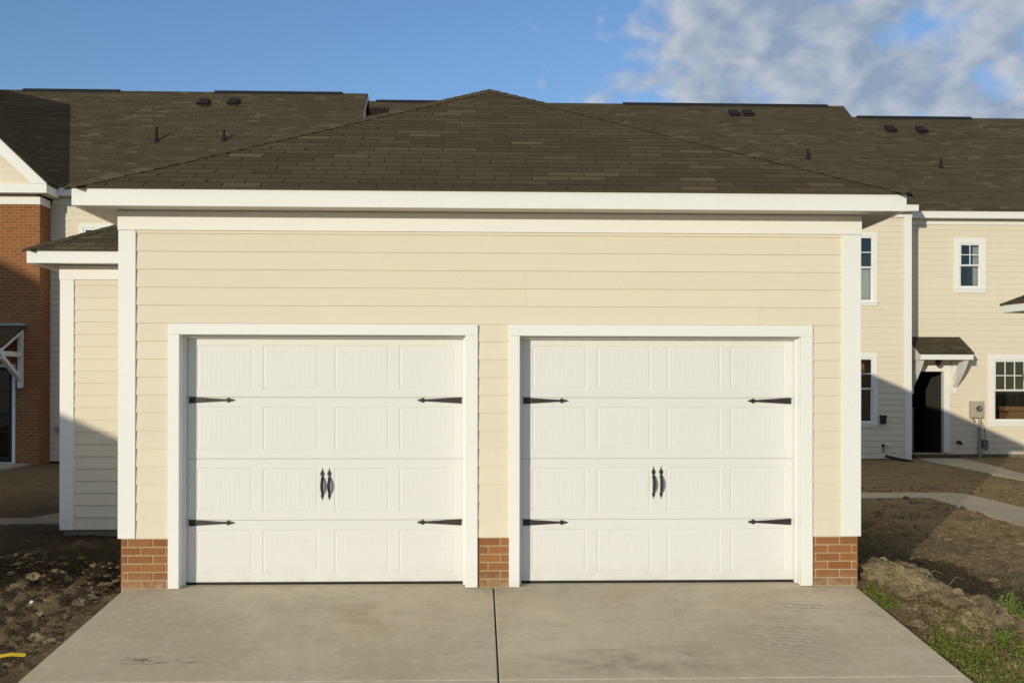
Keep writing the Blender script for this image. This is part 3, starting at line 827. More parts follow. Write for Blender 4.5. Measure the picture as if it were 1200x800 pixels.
def vents(parent, boxes, pipes, plane):
    for x, y in boxes:
        y -= .02
        z = plane(y); sl = (plane(y + .1) - z) / .1; m = MB()
        m.prism([(x - .13, y - .10, plane(y - .10) + .01), (x + .13, y - .10, plane(y - .10) + .01), (x + .13, y - .11, plane(y - .11) + .11), (x - .13, y - .11, plane(y - .11) + .11)], (0, .26, .26 * sl + .0))
        m.box(x - .16, x + .16, y - .15, y - .11, plane(y - .11) + .08, plane(y - .11) + .125)
        m.build('roof_vent', VENTM, parent, bevel=.008)
    for x, y, h in pipes:
        m = MB(); z = plane(y); m.tube([(x, y, z - .05), (x, y, z + h)], .036, 10)
        m.tube([(x, y, z - .04), (x, y, z + .07)], [.08, .045], 10, cap=False); m.build('vent_pipe', VENTM, parent)

E2 = .1525
# --- left townhouse (recessed wall between the brick gable and the garage)
T1 = thing('townhouse', 'beige townhouse behind the wing of the garage, with the tallest brown roof at left', 'house', (-8, 18, 0), group='beige townhouses in the row behind the garage')
hw = (-9.485, -8.45, 3.75, 5.52)
m = MB(); siding(m, -10.2, -3.4, -.06, 5.96, E2, 16.2, [hole_of(*hw)]); m.build('wall', SIDING_FAR, T1)
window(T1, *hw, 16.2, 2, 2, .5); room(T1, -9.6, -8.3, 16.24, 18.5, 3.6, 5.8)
b = MB(); b.box(-9.3, -8.6, 16.30, 16.32, 3.9, 5.4); b.build('window_blind', BLIND, T1)
m = MB(); m.box(-3.46, -3.405, 16.25, 25.2, -.1, 6.3); m.box(-17, -3.4, 25.2, 25.3, -.1, 6.3); m.box(-17, -16.95, 16, 25.2, -.1, 6.3); m.build('side_wall', SIDING_FAR, T1)
m = MB(); m.box(-3.56, -3.40, 16.16, 16.3, -.06, 5.95); m.build('corner_board', WHITE, T1)
gable_roof(T1, -17.2, -3.2, 15.9, 6.325, 6.125, 20.66, .75, vent=((-12.7, -10.05), (-7.45, -3.9)))
soffit_frieze(T1, -17, -3.3, 15.9, 16.2, 6.125, 5.95, fx0=-10.1)
pl1 = lambda y: 6.335 + .75 * (y - 15.9)
vents(T1, ((-7.57, 19.92), (-6.78, 19.98)), ((-8.23, 17.95, .36), (-6.56, 18.02, .28)), pl1)
m = MB(); m.tube([(-9.95, 16.17, .72), (-9.95, 16.09, .72)], .05, 10); m.tube([(-9.95, 16.09, .72), (-9.93, 16.04, .62)], .025, 8); m.build('hose_tap', GREY, T1)

# --- middle townhouse (its wall stands a metre forward of the right one)
T2 = thing('townhouse', 'beige townhouse behind the right side of the garage, dark box beside its lower window', 'house', (6, 20, 0), group='beige townhouses in the row behind the garage')
up2 = (8.86, 9.811, 3.733, 5.562); lo2 = (8.86, 9.811, .720, 2.546)
m = MB(); siding(m, -3.4, 10.52, -.07, 5.92, E2 * .974, 17.0, [hole_of(*up2), hole_of(*lo2)]); m.build('wall', SIDING_FAR, T2)
w, _ = window(T2, *up2, 17.0, 2, 2, .52); b = MB(); b.box(9.0, 9.66, 17.08, 17.10, 3.9, 4.64); b.build('window_blind', BLIND, T2)
window(T2, *lo2, 17.0, 2, 2, .52)
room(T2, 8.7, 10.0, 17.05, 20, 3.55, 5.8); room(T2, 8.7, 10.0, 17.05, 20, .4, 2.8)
m = MB(); m.box(9.36, 9.54, 17.13, 17.14, 2.0, 2.30); m.build('wall_card', ORANGE, T2)
m = MB(); m.box(10.50, 10.672, 16.964, 17.08, -.12, 5.93); m.build('corner_board', WHITE, T2, bevel=.004)
m = MB(); m.box(10.60, 10.655, 17.08, 26.4, -.14, 6.1); m.box(-3.4, 10.6, 26.3, 26.4, -.14, 6.1); m.build('side_wall', SIDING_FAR, T2)
gable_roof(T2, -3.6, 10.735, 16.7, 6.215, 6.045, 22.0, .725, vent=((-3.1, .9), (4.15, 10.25)))
soffit_frieze(T2, -3.5, 10.70, 16.7, 17.0, 6.045, 5.93, fx1=10.685)
pl2 = lambda y: 6.225 + .725 * (y - 16.7)
vents(T2, ((7.30, 21.35), (7.70, 21.37)), ((8.66, 18.85, .26),), pl2)
m = MB(); m.box(9.877, 10.008, 16.90, 16.985, .80, .995); m.box(9.867, 10.018, 16.89, 16.987, .955, 1.01); m.build('junction_box', BLACKPL, T2, bevel=.006)
m = MB(); m.box(9.925, 9.98, 16.95, 16.986, .235, .295); m.tube([(9.95, 16.96, .255), (9.95, 16.92, .09)], .012, 6); m.build('wall_outlet', DARK, T2)
m = MB(); m.tube([(10.08, 16.985, .272), (10.08, 16.92, .272)], .035, 10); m.build('pipe_stub', VINYL, T2)

# --- right townhouse with the doorway
T3 = thing('townhouse', 'beige townhouse at right with open doorway under a small bracketed canopy', 'house', (14, 20, 0), group='beige townhouses in the row behind the garage')
up3 = (12.215, 13.047, 4.16, 5.573); lo3 = (13.114, 14.50, .700, 2.566)
dh = (11.03, 11.99, -.5, 2.18)
m = MB(); siding(m, 10.68, 20, -.02, 5.96, E2, 18.0, [hole_of(*up3), hole_of(*lo3, .15), dh]); m.build('wall', SIDING_FAR, T3)
m = MB(); m.box(12.0, 20, 18.01, 18.2, -.3, -.03); m.box(10.975, 20, 26.2, 26.3, -.1, 6.2); m.box(19.9, 20, 18.2, 26.2, -.1, 6.2); m.build('foundation', CONC_FOUND, T3)
window(T3, *up3, 18.0, 2, 2, .5, .14); window(T3, *lo3, 18.0, 4, 2, .50, .15)
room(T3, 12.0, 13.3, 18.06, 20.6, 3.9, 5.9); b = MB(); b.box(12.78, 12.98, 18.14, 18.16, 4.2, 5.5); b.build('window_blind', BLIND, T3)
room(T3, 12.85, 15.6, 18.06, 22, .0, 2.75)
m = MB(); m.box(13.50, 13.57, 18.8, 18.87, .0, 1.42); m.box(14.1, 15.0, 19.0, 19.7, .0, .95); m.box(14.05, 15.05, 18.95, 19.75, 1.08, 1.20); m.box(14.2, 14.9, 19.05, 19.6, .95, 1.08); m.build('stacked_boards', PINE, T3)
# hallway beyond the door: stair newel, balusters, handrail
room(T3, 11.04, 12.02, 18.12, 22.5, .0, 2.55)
m = MB(); m.box(11.44, 11.54, 18.9, 19.0, .0, 1.12); m.box(11.42, 11.56, 18.88, 19.02, 1.12, 1.16); m.build('newel_post', PINE, T3, bevel=.004)
m = MB()
for k in range(6): m.box(11.16 + .0 + k * .048, 11.185 + k * .048, 19.05 + k*.25, 19.08 + k*.25, .0 + k * .1, .95 + k * .17)
m.build('baluster', VINYL, T3)
m = MB()
for k in range(6): m.box(11.05, 11.45, 19.1 + k*.25, 19.35 + k*.25, .0, .17 * (k + 1))
m.build('stair', FLOORIN, T3)
m = MB(); m.box(11.62, 11.82, 20.1, 20.5, .35, .39); m.box(11.62, 11.82, 20.1, 20.5, .60, .64); m.box(11.62, 11.66, 20.1, 20.14, 0, .8); m.box(11.8, 11.84, 20.1, 20.14, 0, .8); m.build('saw_horse', DARK, T3)
m = MB(); m.box(11.93, 12.10, 17.962, 18.12, .01, 2.20); m.box(10.972, 11.10, 17.962, 18.12, .01, 2.20); m.box(10.972, 12.12, 17.956, 18.12, 2.118, 2.28); m.build('door_frame', WHITE, T3, bevel=.004)
m = MB(); m.box(10.975, 12.16, 17.46, 18.05, -.2, -.02); m.build('door_step', WOODBR, T3, bevel=.006)
m = MB(); m.box(11.1, 11.93, 17.95, 18.16, -.019, .012); m.build('threshold', GREYBOX, T3)
# canopy
m = MB(); cz1, cz0 = 3.01, 2.565; cy0 = 17.18
sl = (cz1 - cz0) / (18.0 - cy0)
shingles(m, (10.97, cy0 - .02, cz0), (1,0,0), (0, 1, sl), lambda v: (0, 1.385), math.hypot(.82, cz1 - cz0), e=.12)
m.prism([(10.972, cy0, cz0 - .012), (12.352, cy0, cz0 - .012), (12.352, 17.99, cz1 - .012), (10.972, 17.99, cz1 - .012)], (0, 0, -.02), .2)
cn = m.build('canopy', SHINGLE, T3, normals=False)
m = MB(); m.box(10.99, 12.34, cy0 + .01, cy0 + .035, cz0 - .165, cz0 - .035); m.build('canopy_fascia', WHITE, cn, bevel=.003)
for a in (10.99, 12.315):
    m = MB(); m.prism([(a, cy0 + .036, cz0 - .165), (a, 17.985, cz0 - .165), (a, 17.985, cz1 - .06), (a, cy0 + .036, cz0 - .045)], (.025, 0, 0)); m.build('canopy_side', WHITE, cn)
m = MB(); m.box(11.016, 12.314, cy0 + .036, 17.985, cz0 - .15, cz0 - .135); m.build('canopy_soffit', SOFFIT, cn)
for a in (11.02, 12.16):
    m = MB(); prof = []
    for k in range(9):
        s = k / 8; prof.append((a, cy0 + .10 + .70 * s ** 1.0 - .05 * math.sin(math.pi * s), cz0 - .165 - .72 * s - .0))
    back = [(a, p[1] + .16 if p[1] + .16 < 17.985 else 17.985, p[2] + .05) for p in reversed(prof)]
    m.prism(prof + [(a, 17.985, cz0 - .95), (a, 17.985, cz0 - .62), (a, cy0 + .35, cz0 - .166)], (.11, 0, 0)); m.build('canopy_bracket', WHITE, cn, bevel=.004)
    m = MB(); m.box(a - .005, a + .115, 17.95, 17.992, cz0 - 1.02, cz0 - .167); m.build('bracket_backing', WHITE, cn)
m = MB(); m.tube([(11.62, 17.60, 2.41), (11.62, 17.60, 2.37)], .09, 12); m.tube([(11.62, 17.60, 2.37), (11.62, 17.60, 2.31), (11.62, 17.60, 2.26)], [.06, .085, .03], 12); m.build('porch_light', BLACKPL, T3)
# roof
gable_roof(T3, 10.70, 20.4, 17.7, 6.235, 6.045, 22.45, .762, vent=((11.3, 14.8),))
soffit_frieze(T3, 10.70, 20.3, 17.7, 18.0, 6.045, 5.915)
pl3 = lambda y: 6.245 + .762 * (y - 17.7)
vents(T3, ((12.01, 21.65), (12.92, 21.62)), ((12.63, 19.7, .24),), pl3)
# meter and cables
m = MB(); m.box(12.60, 12.93, 17.84, 17.985, .925, 1.355); mt = m.build('electric_meter', GREYBOX, T3, bevel=.012)
m = MB(); m.tube([(12.785, 17.84, 1.165), (12.785, 17.80, 1.165)], .085, 18); dl = m.build('meter_ring', GREY, mt)
m = MB(); m.tube([(12.785, 17.80, 1.165), (12.785, 17.765, 1.165), (12.785, 17.755, 1.165)], [.068, .064, .03], 16); m.build('meter_dial', BLACKPL, mt)
m = MB()
for an in range(4):
    a_ = an * math.pi / 2 + .5; m.box(12.785 + .03*math.cos(a_) - .009, 12.785 + .03*math.cos(a_) + .009, 17.745, 17.7545, 1.165 + .03*math.sin(a_) - .009, 1.165 + .03*math.sin(a_) + .009)
m.build('meter_figure', VINYL, mt)
m = MB(); m.tube([(12.865, 17.93, .93), (12.865, 17.93, -.2)], .038, 10); m.build('conduit', GREY, T3)
m = MB(); m.tube([(12.70, 17.94, .93), (12.67, 17.92, .88), (12.72, 17.9, .85), (12.69, 17.9, .80)], .014, 6); m.build('cable_end', DARK, T3)
m = MB(); m.tube([(12.90, 17.95, .86), (12.96, 17.93, .74), (13.0, 17.93, .5), (12.99, 17.93, .34)], .007, 6); m.build('cable', DARK, T3)
m = MB(); m.box(12.93, 13.06, 17.87, 17.986, .15, .36); m.box(12.97, 13.03, 17.85, 17.87, .08, .15); m.build('utility_box', COPPERG, T3, bevel=.008)
m = MB(); m.box(12.98, 13.03, 17.86, 17.90, .03, .08); m.build('cable_tag', VINYL, T3)
m = MB(); m.tube([(12.32, 17.985, .29), (12.32, 17.90, .29)], .045, 10); m.tube([(12.34, 17.9, .28), (12.36, 17.86, .24)], .03, 8); m.build('hose_tap', DARK, T3)

# --- brick gable house
T0 = thing('brick_house', 'red brick house at far left with white trimmed gable', 'house', (-13.7, 16, 0))
m = MB(); bh = (-11.75, -10.74, -.5, 2.15); Yb = 15.6
def wall_holes(mb, x0, x1, z0, z1, Y, holes):
    zc = sorted({z0, z1} | {h[2] for h in holes if z0 < h[2] < z1} | {h[3] for h in holes if z0 < h[3] < z1})
    for a, b in zip(zc[:-1], zc[1:]):
        iv = [(x0, x1)]
        for h in holes:
            if h[2] <= (a+b)/2 <= h[3]: iv = [q for p in iv for q in ((p[0], h[0]), (h[1], p[1]))]
        for p, q in iv: mb.box(p, q, Y, Y + .10, a, b)
wall_holes(m, -17.4, -10.15, -.15, 5.852, Yb, [bh]); m.box(-10.25, -10.15, Yb + .1005, 16.19, -.15, 5.852); m.box(-17.4, -17.3, Yb + .1005, 22, -.15, 5.852)
m.build('wall', BRICKWALL, T0)
xr_, zr_ = -9.88, 6.275; sl0 = .95; xc = -13.77; apz = zr_ + sl0 * (xr_ - xc)
m = MB()
def gtop(z, a, b): 
    h = (apz - .30 - z) / sl0; return (max(a, xc - h), min(b, xc + h))
siding(m, -17.3, -10.25, 6.26, apz - .5, E2, Yb - .02, top=gtop, joint=30, backing=False); m.build('gable_wall', SIDING_FAR, T0)
m = MB(); m.prism([(xc - 3.6, Yb, 6.0), (xc + 3.6, Yb, 6.0), (xc, Yb, apz - .25)], (0, .08, 0)); m.build('gable_core', SIDING_FAR, T0)
m = MB(); m.box(-17.42, -10.13, Yb - .03, Yb + .02, 5.853, 6.03); m.box(-10.15, -10.125, Yb + .0205, 16.15, 5.853, 6.03); m.build('frieze_board', WHITE, T0, bevel=.003)
m = MB(); m.box(-17.66, xr_, Yb - .30, Yb - .28, 6.07, 6.255); m.box(xr_ - .02, xr_, Yb - .279, 16.0, 6.07, 6.255); m.build('fascia', WHITE, T0, bevel=.003)
m = MB(); m.box(-17.64, xr_ - .02, Yb - .28, Yb + .0, 6.085, 6.10); m.box(-10.15, xr_ - .02, Yb + .001, 16.16, 6.085, 6.10); m.build('soffit', SOFFIT, T0)
m = MB(); m.box(-17.64, xr_ - .01, Yb - .28, Yb - .05, 6.256, 6.268); m.build('return_ledge', WHITE, T0)
for s in (1, -1):
    m = MB(); xe = xc + s * (xr_ - xc + .0)
    y = Yb - .295
    m.prism([(xe, y, 6.2705), (xe, y, 6.33), (xc, y, apz + .05), (xc, y, apz - .37), (xe - s * .33, y, 6.2705)], (0, .025, 0)); m.build('rake_board', WHITE, T0, bevel=.003)
    m = MB(); m.prism([(xe - s*.02, y + .026, 6.30), (xc, y + .026, apz + .0), (xc, y + .026, apz - .03), (xe - s*.05, y + .026, 6.27)], (0, .27, 0)); m.build('rake_soffit', SOFFIT, T0)
m = MB(); L0 = math.hypot(1, sl0) * (xr_ - xc + .04)
shingles(m, (xr_ + .04, Yb - .33, 6.31), (0,1,0), (-1,0,sl0), lambda v: (0, 5.2), L0, e=.135)
m.face([(xc, Yb - .33, apz + .085), (xc, 20.5, apz + .085), (xc - (xr_ - xc) - .04, 20.5, 6.31), (xc - (xr_ - xc) - .04, Yb - .33, 6.31)], .4)
m.prism([(xr_ + .04, Yb - .33, 6.298), (xc, Yb - .33, apz + .06), (xc, Yb - .33, apz + .035), (xr_ + .02, Yb - .33, 6.27)], (0, 5.0, 0), .2)
m.build('roof', SHINGLE, T0, normals=False)
# canopy on the brick house with timber bracket
cx0, cx1 = -12.05, -10.47; cyo = 14.41; csl = .44
m = MB(); shingles(m, (cx0, cyo, 2.56), (1,0,0), (0,1,csl), lambda v: (0, cx1 - cx0), (15.59 - cyo) * math.hypot(1, csl), e=.12)
m.prism([(cx0, cyo + .01, 2.55), (cx1, cyo + .01, 2.55), (cx1, 15.59, 2.55 + (15.58-cyo)*csl), (cx0, 15.59, 2.55 + (15.58-cyo)*csl)], (0, 0, -.02), .2)
cb = m.build('canopy', SHINGLE, T0, normals=False)
m = MB(); m.box(cx0 - .03, cx1 + .03, 15.50, 15.595, 3.075, 3.135); m.build('canopy_flashing', GREY, cb)
m = MB(); m.box(cx0, cx1 - .012, cyo + .015, cyo + .04, 2.40, 2.525); m.build('canopy_fascia', WHITE, cb, bevel=.003)
for a in (-10.60, -12.03):
    def bar(p, q, w=.05):
        p = Vector(p); q = Vector(q); d = (q - p).normalized(); n = Vector((0, -d.z, d.y)) * w
        m.prism([p + n, q + n, q - n, p - n], (.10, 0, 0))
    m = MB(); m.box(a, a + .10, 15.48, 15.595, 1.66, 3.0); m.box(a + .001, a + .099, cyo + .045, 15.479, 2.36, 2.47)
    bar((a + .002, cyo + .045, 2.50), (a + .002, 15.478, 2.50 + (15.43 - cyo) * csl)); bar((a + .003, cyo + .12, 2.355), (a + .003, 15.478, 1.86)); m.build('canopy_bracket', WHITE, cb, bevel=.004)
m = MB(); frame(m, -11.80, -10.69, -.07, 2.20, .07, Yb - .02, Yb + .12, wb=.03); m.build('door_frame', WHITE, T0, bevel=.003)
m = MB(); frame(m, -11.72, -10.78, -.03, 2.12, .07, Yb + .03, Yb + .07, wb=.12); m.box(-11.65, -10.85, Yb + .035, Yb + .065, 1.02, 1.10); d_ = m.build('glazed_door', BLACKPL, T0)
p = MB(); p.face([(-11.66, Yb + .05, .08), (-10.84, Yb + .05, .08), (-10.84, Yb + .05, 2.06), (-11.66, Yb + .05, 2.06)]); p.build('pane', GLASS, d_)
room(T0, -11.85, -10.6, Yb + .11, 19, -.1, 2.6)

# --- two-storey house across the alley (out of the picture; its shade falls on the brick house)
T4 = thing('townhouse', 'beige two-storey house across the alley, far left behind the camera', 'house', (-33, -19, 0))
m = MB(); m.box(-42, -27.2, -24, -14.5, -.5, 7.0); m.build('wall', SIDING_FAR, T4)
hip_roof(T4, -42.4, -26.8, -24.4, -14.1, 7.0, 7.2, .66, .2, -42, -27.2, -24, -14.5, caps=False, det=False)

# ------------------------------------------------------------------ small things on the ground
import bisect
_XL = X.tolist(); _YL = Yv.tolist()
def gz(x, y):
    i = min(max(bisect.bisect_right(_XL, x) - 1, 0), nx - 2); j = min(max(bisect.bisect_right(_YL, y) - 1, 0), ny - 2)
    fx = (x - _XL[i]) / (_XL[i+1] - _XL[i]); fy = (y - _YL[j]) / (_YL[j+1] - _YL[j])
    return float((GZ[j, i]*(1-fx) + GZ[j, i+1]*fx)*(1-fy) + (GZ[j+1, i]*(1-fx) + GZ[j+1, i+1]*fx)*fy)
def on_path(x, y):
    for poly in PATHS:
        c = False; n = len(poly)
        for i in range(n):
            x0, y0 = poly[i]; x1, y1 = poly[(i+1) % n]
            if (y0 > y) != (y1 > y) and x < (x1 - x0) * (y - y0) / (y1 - y0) + x0: c = not c
        if c: return True
    return False
m = MB(); m.tube([(9.86, 16.6, .02), (10.12, 16.45, -.04), (10.42, 16.3, -.10)], .035, 10)
tag(m.build('drain_pipe', BLACKPL, smooth=True), 'short black pipe lying on the dirt in front of the beige townhouse wall', 'pipe')
m = MB(); pts = [(-3.42, -1.52), (-3.30, -1.46), (-3.20, -1.50), (-3.13, -1.44)]
def ribbon(m, pts, w, dz):
    for (a, b), (c, d) in zip(pts[:-1], pts[1:]):
        za, zc = gz(a, b) + dz, gz(c, d) + dz
        m.prism([(a, b - w, za), (c, d - w, zc), (c, d + w, zc + .012), (a, b + w, za + .012)], (0, 0, .006))
ribbon(m, [(-3.50, -1.64), (-3.38, -1.56), (-3.27, -1.50), (-3.19, -1.46)], .011, .035); ribbon(m, [(-3.50, -1.76), (-3.40, -1.70), (-3.32, -1.70)], .011, .035)
tag(m.build('plastic_strap', YELLOW), 'bright yellow plastic strap half buried in the dirt left of the driveway', 'strap')

def clods(name, spots, label):
    m = MB(); 
    import bmesh
    from mathutils import noise as mn
    VF = {}
    for sub in (2, 4):
        bm = bmesh.new(); bmesh.ops.create_icosphere(bm, subdivisions=sub, radius=1); VF[sub] = ([v.co.copy() for v in bm.verts], [[v.index for v in f.verts] for f in bm.faces]); bm.free()
    for x, y, s, tn in spots:
        z = gz(x, y); fl = rng.uniform(.45, .8); st = rng.uniform(.8, 1.6); an = rng.uniform(0, 6.28); sd = rng.uniform(0, 99)
        base = len(m.v)
        ca, sa = math.cos(an), math.sin(an)
        big_ = s > .035; V, F = VF[4 if big_ else 2]
        for v in V:
            if big_:
                q = v * 1.1 + Vector((sd, 0, 0)); k = .92 + .55 * mn.fractal(q, .9, 2.1, 5) + .22 * abs(mn.noise(v * 2.6 + Vector((0, sd, 0))))
            else: k = 1 + .55 * (math.sin(v.x*3.1 + sd) * math.sin(v.y*2.7 + sd*1.7) * math.sin(v.z*3.4 + sd*.6)) + rng.uniform(-.10, .10)
            px, py, pz = v.x * k * st * s, v.y * k * s, v.z * k * fl * s
            m.v.append((x + ca*px - sa*py, y + sa*px + ca*py, z + pz + s * .15))
        for f in F: m.f.append([base + i for i in f]); m.t.append(tn)
    o = m.build(name, CLOD); o['kind'] = 'stuff'; return o
sp = []
for _ in range(1500):
    x = rng.uniform(-5.4, -3.06); y = rng.uniform(-2.8, 2.6); s = .006 + .03 * rng.random() ** 3.2
    sp.append((x, y, s, rng.random()))
for _ in range(26): sp.append((rng.uniform(-4.4, -3.15), rng.uniform(-1.8, 1.2), rng.uniform(.03, .065), rng.uniform(.3, 1)))
for _ in range(1500):
    k = rng.uniform(0, len(BERM) - 1.01); i = int(k); f = k - i
    x = BERM[i][0] + f*(BERM[i+1][0] - BERM[i][0]) + rng.gauss(0, .17); y = BERM[i][1] + f*(BERM[i+1][1] - BERM[i][1]) + rng.gauss(0, .12)
    if x < 3.06: continue
    s = .008 + .05 * rng.random() ** 3; sp.append((x, y, s, rng.uniform(.3, 1)))
for _ in range(80):
    k = rng.uniform(0.4, 4.6); i = int(k); f = k - i
    x = BERM[i][0] + f*(BERM[i+1][0] - BERM[i][0]) + rng.gauss(0, .07); y = BERM[i][1] + f*(BERM[i+1][1] - BERM[i][1]) + rng.gauss(0, .1)
    sp.append((max(x, 3.16), y, rng.uniform(.035, .115), rng.uniform(.4, .95)))
for _ in range(1700):
    x = rng.uniform(3.6, 9.5); y = rng.uniform(-1.2, 10); sp.append((x, y, .008 + .034 * rng.random() ** 3, rng.random()))
sp = [q for q in sp if not on_path(q[0], q[1])]
clods('dirt_clods', sp, '')
# a few pale stones / scraps
m = MB()
for x, y, s in ((-3.28, .35, .013), (-3.62, -.35, .014), (3.40, -.38, .016), (4.2, 1.1, .016)):
    z = gz(x, y); m.prism([(x - s, y - s*.4, z + .02), (x + s*.7, y - s*.5, z + .015), (x + s, y + s*.6, z + .03), (x - s*.4, y + s*.7, z + .035)], (0, 0, .012), .5)
o = m.build('pale_gravel', VINYL, normals=True); o['kind'] = 'stuff'

def blade(m, x, y, z, h, w, az, lean, tone, n=3):
    dx, dy = math.cos(az), math.sin(az); px, py = -dy, dx
    prev = None
    for k in range(n + 1):
        s = k / n; r = lean * h * s * s; zz = z + h * (s - .35 * lean * s * s); ww = w * (1 - s) ** .7 * .5
        a = (x + dx*r + px*ww, y + dy*r + py*ww, zz); b = (x + dx*r - px*ww, y + dy*r - py*ww, zz)
        if prev: m.f.append([prev[0], prev[1], m.pt(b), m.pt(a)]); m.t.append(tone); prev = (len(m.v) - 1, len(m.v) - 2)
        else: prev = (m.pt(a), m.pt(b))
def grass_spots(n, f):
    out = []
    while len(out) < n:
        x = rng.uniform(3.04, 4.35); y = rng.uniform(-2.9, .1)
        if rng.random() < f(x, y): out.append((x, y))
    return out
def edge_x(y): return 3.03
def gdens(x, y):
    n = float(fbm(np.array([x]), np.array([y]), 3.0, 3)[0])
    d = max(0, min(1, (-1.02 - y + .35 * n) / .38))
    if y > -1.45 and x < 3.13: d *= .25
    if x < 3.13 and -.62 < y < -.14: d = max(d, .9)
    return max(0, min(1, d * (.85 + 1.3 * n)))
gp = grass_spots(3900, gdens)
m = MB()
def leaflet(m, P, az, L, e, tone):
    d = Vector((math.cos(az), math.sin(az), e)).normalized(); p = Vector((-math.sin(az), math.cos(az), rng.uniform(-.4, .4))).normalized()
    m.face([P, P + d*L*.45 + p*L*.26, P + d*L - Vector((0, 0, L*.2)), P + d*L*.45 - p*L*.26], tone)
for cx_, cy_ in gp:
    tuft = cx_ < 3.13 and cy_ > -.75
    pn = float(fbm(np.array([cx_ + 9]), np.array([cy_]), 2.2, 2)[0])
    dry = rng.random() < (.34 + 1.2 * pn + (.22 if cy_ < -1.75 else 0))
    for _ in range(rng.randint(5, 9)):
        x = cx_ + rng.gauss(0, .022); y = cy_ + rng.gauss(0, .022)
        if x < 3.0 or (x < 3.03 and rng.random() < .5): continue
        h = rng.uniform(.02, .062) * (1.5 if rng.random() < .12 else 1)
        tone = rng.uniform(.75, 1) if (dry and not tuft and rng.random() < .85) else (rng.uniform(.3, .6) if tuft else rng.uniform(0, .6))
        blade(m, x, y, gz(x, y) - .005, h, rng.uniform(.003, .007), rng.uniform(0, 6.28), rng.uniform(.3, 1.9), tone)
    if not dry or tuft:
        for _ in range(rng.randint(3, 7)):
            x = cx_ + rng.gauss(0, .025); y = cy_ + rng.gauss(0, .025)
            if x < 3.03: continue
            leaflet(m, Vector((x, y, gz(x, y) + rng.uniform(.004, .055))), rng.uniform(0, 6.28), rng.uniform(.014, .036), rng.uniform(-.2, .9), rng.uniform(0, .62))
o = m.build('grass', GRASS, normals=False); o['kind'] = 'stuff'
m = MB()
for _ in range(15000):
    if rng.random() < .12: x = rng.uniform(3.2, 5.2); y = rng.uniform(-2.6, .4)
    else: y = .5 + 16 * rng.random() ** 1.7; x = rng.uniform(3.3 + .25 * y, 6.2 + .5 * y)
    if on_path(x, y): continue
    blade(m, x, y, gz(x, y), rng.uniform(.015, .05), rng.uniform(.003, .006), rng.uniform(0, 6.28), rng.uniform(.8, 2.6), rng.random(), 2)
for _ in range(500):
    x = rng.uniform(-5.2, -3.06); y = rng.uniform(-2.6, 2.4)
    blade(m, x, y, gz(x, y), rng.uniform(.02, .07), .004, rng.uniform(0, 6.28), rng.uniform(.8, 2.4), rng.random(), 2)
o = m.build('dry_straw', STRAW, normals=False); o['kind'] = 'stuff'

# leafy weeds standing on the mound
def weed(x, y, H, n, label):
    t = thing('weed_plant', label, 'weed', (x, y, gz(x, y)), group='leafy weeds on the mound beside the driveway')
    st = MB(); lf = MB()
    for s in range(n):
        az = rng.uniform(0, 6.28); ln = rng.uniform(.15, .55); h = H * rng.uniform(.6, 1)
        z0 = gz(x, y) - .01; pts = []
        for k in range(6):
            q = k / 5; r = ln * h * q ** 1.5; pts.append(Vector((x + math.cos(az)*r, y + math.sin(az)*r, z0 + h * q * (1 - .2*ln*q))))
        st.tube(pts, [.0032, .003, .0026, .0022, .0018, .001], 5)
        for k in range(9):
            q = .2 + .8 * k / 8; i = min(4, int(q * 5)); P = pts[i].lerp(pts[i+1], q*5 - i) if q < 1 else pts[5]
            for sd in (0, 1):
                a2 = az + k * 2.1 + sd * math.pi + rng.uniform(-.3, .3); L = rng.uniform(.034, .060) * (1.2 - .5*q); w = L * .42; e = rng.uniform(-.2, .7)
                d = Vector((math.cos(a2), math.sin(a2), e)).normalized(); pr = Vector((-math.sin(a2), math.cos(a2), rng.uniform(-.3, .3))).normalized()
                A = P + d * .004; tn = rng.uniform(0, .75)
                lf.face([A, A + d*L*.4 + pr*w*.5 + Vector((0,0,.004)), A + d*L*.42], tn); lf.face([A, A + d*L*.42, A + d*L*.4 - pr*w*.5 + Vector((0,0,.004))], tn)
                lf.face([A + d*L*.42, A + d*L*.4 + pr*w*.5 + Vector((0,0,.004)), A + d*L - Vector((0,0,.006))], tn); lf.face([A + d*L*.42, A + d*L - Vector((0,0,.006)), A + d*L*.4 - pr*w*.5 + Vector((0,0,.004))], tn)
    st.build('stem', LEAF, t, normals=False); lf.build('leaf', LEAF, t, normals=False)
WL = [(3.74, -1.50, .15, 8, 'broad clump of weeds in the middle of the grassy slope'), (4.02, -1.62, .15, 8, 'clump of weeds cut by the right edge of the photo'), (3.66, -1.28, .20, 7, 'leafy green weed highest on the mound, left of the other tall weeds'), (3.80, -1.33, .22, 8, 'tall leafy weed in the middle of the weeds against the shaded dirt'),
      (3.95, -1.38, .20, 7, 'leafy weed at the right edge of the photo above the grass'), (3.50, -1.52, .13, 6, 'low leafy weed nearest the driveway edge among the grass'),
      (3.68, -1.66, .15, 7, 'bushy weed lower on the grassy slope, below the tall weeds'), (3.86, -1.72, .14, 7, 'short bushy weed at the right edge of the grassy slope')]
for x_, y_, h_, n_, l_ in WL: weed(x_, y_, h_ * 1.35, int(n_ * 1.5), l_)
m = MB()
for x, y, h, az in ((3.52, -.62, .16, .4), (3.58, -.95, .10, 2.0), (3.40, -.5, .12, 5.5)):
    p = Vector((x, y, gz(x, y))); d = Vector((math.cos(az), math.sin(az), 0))
    m.tube([p, p + Vector((0,0,h*.6)) + d*.02, p + Vector((0,0,h)) + d*h*.6, p + Vector((0,0,h*.8)) + d*h*1.2], [.0025, .002, .0016, .001], 5, tone=.9)
o = m.build('dry_stalks', STRAW); o['kind'] = 'stuff'

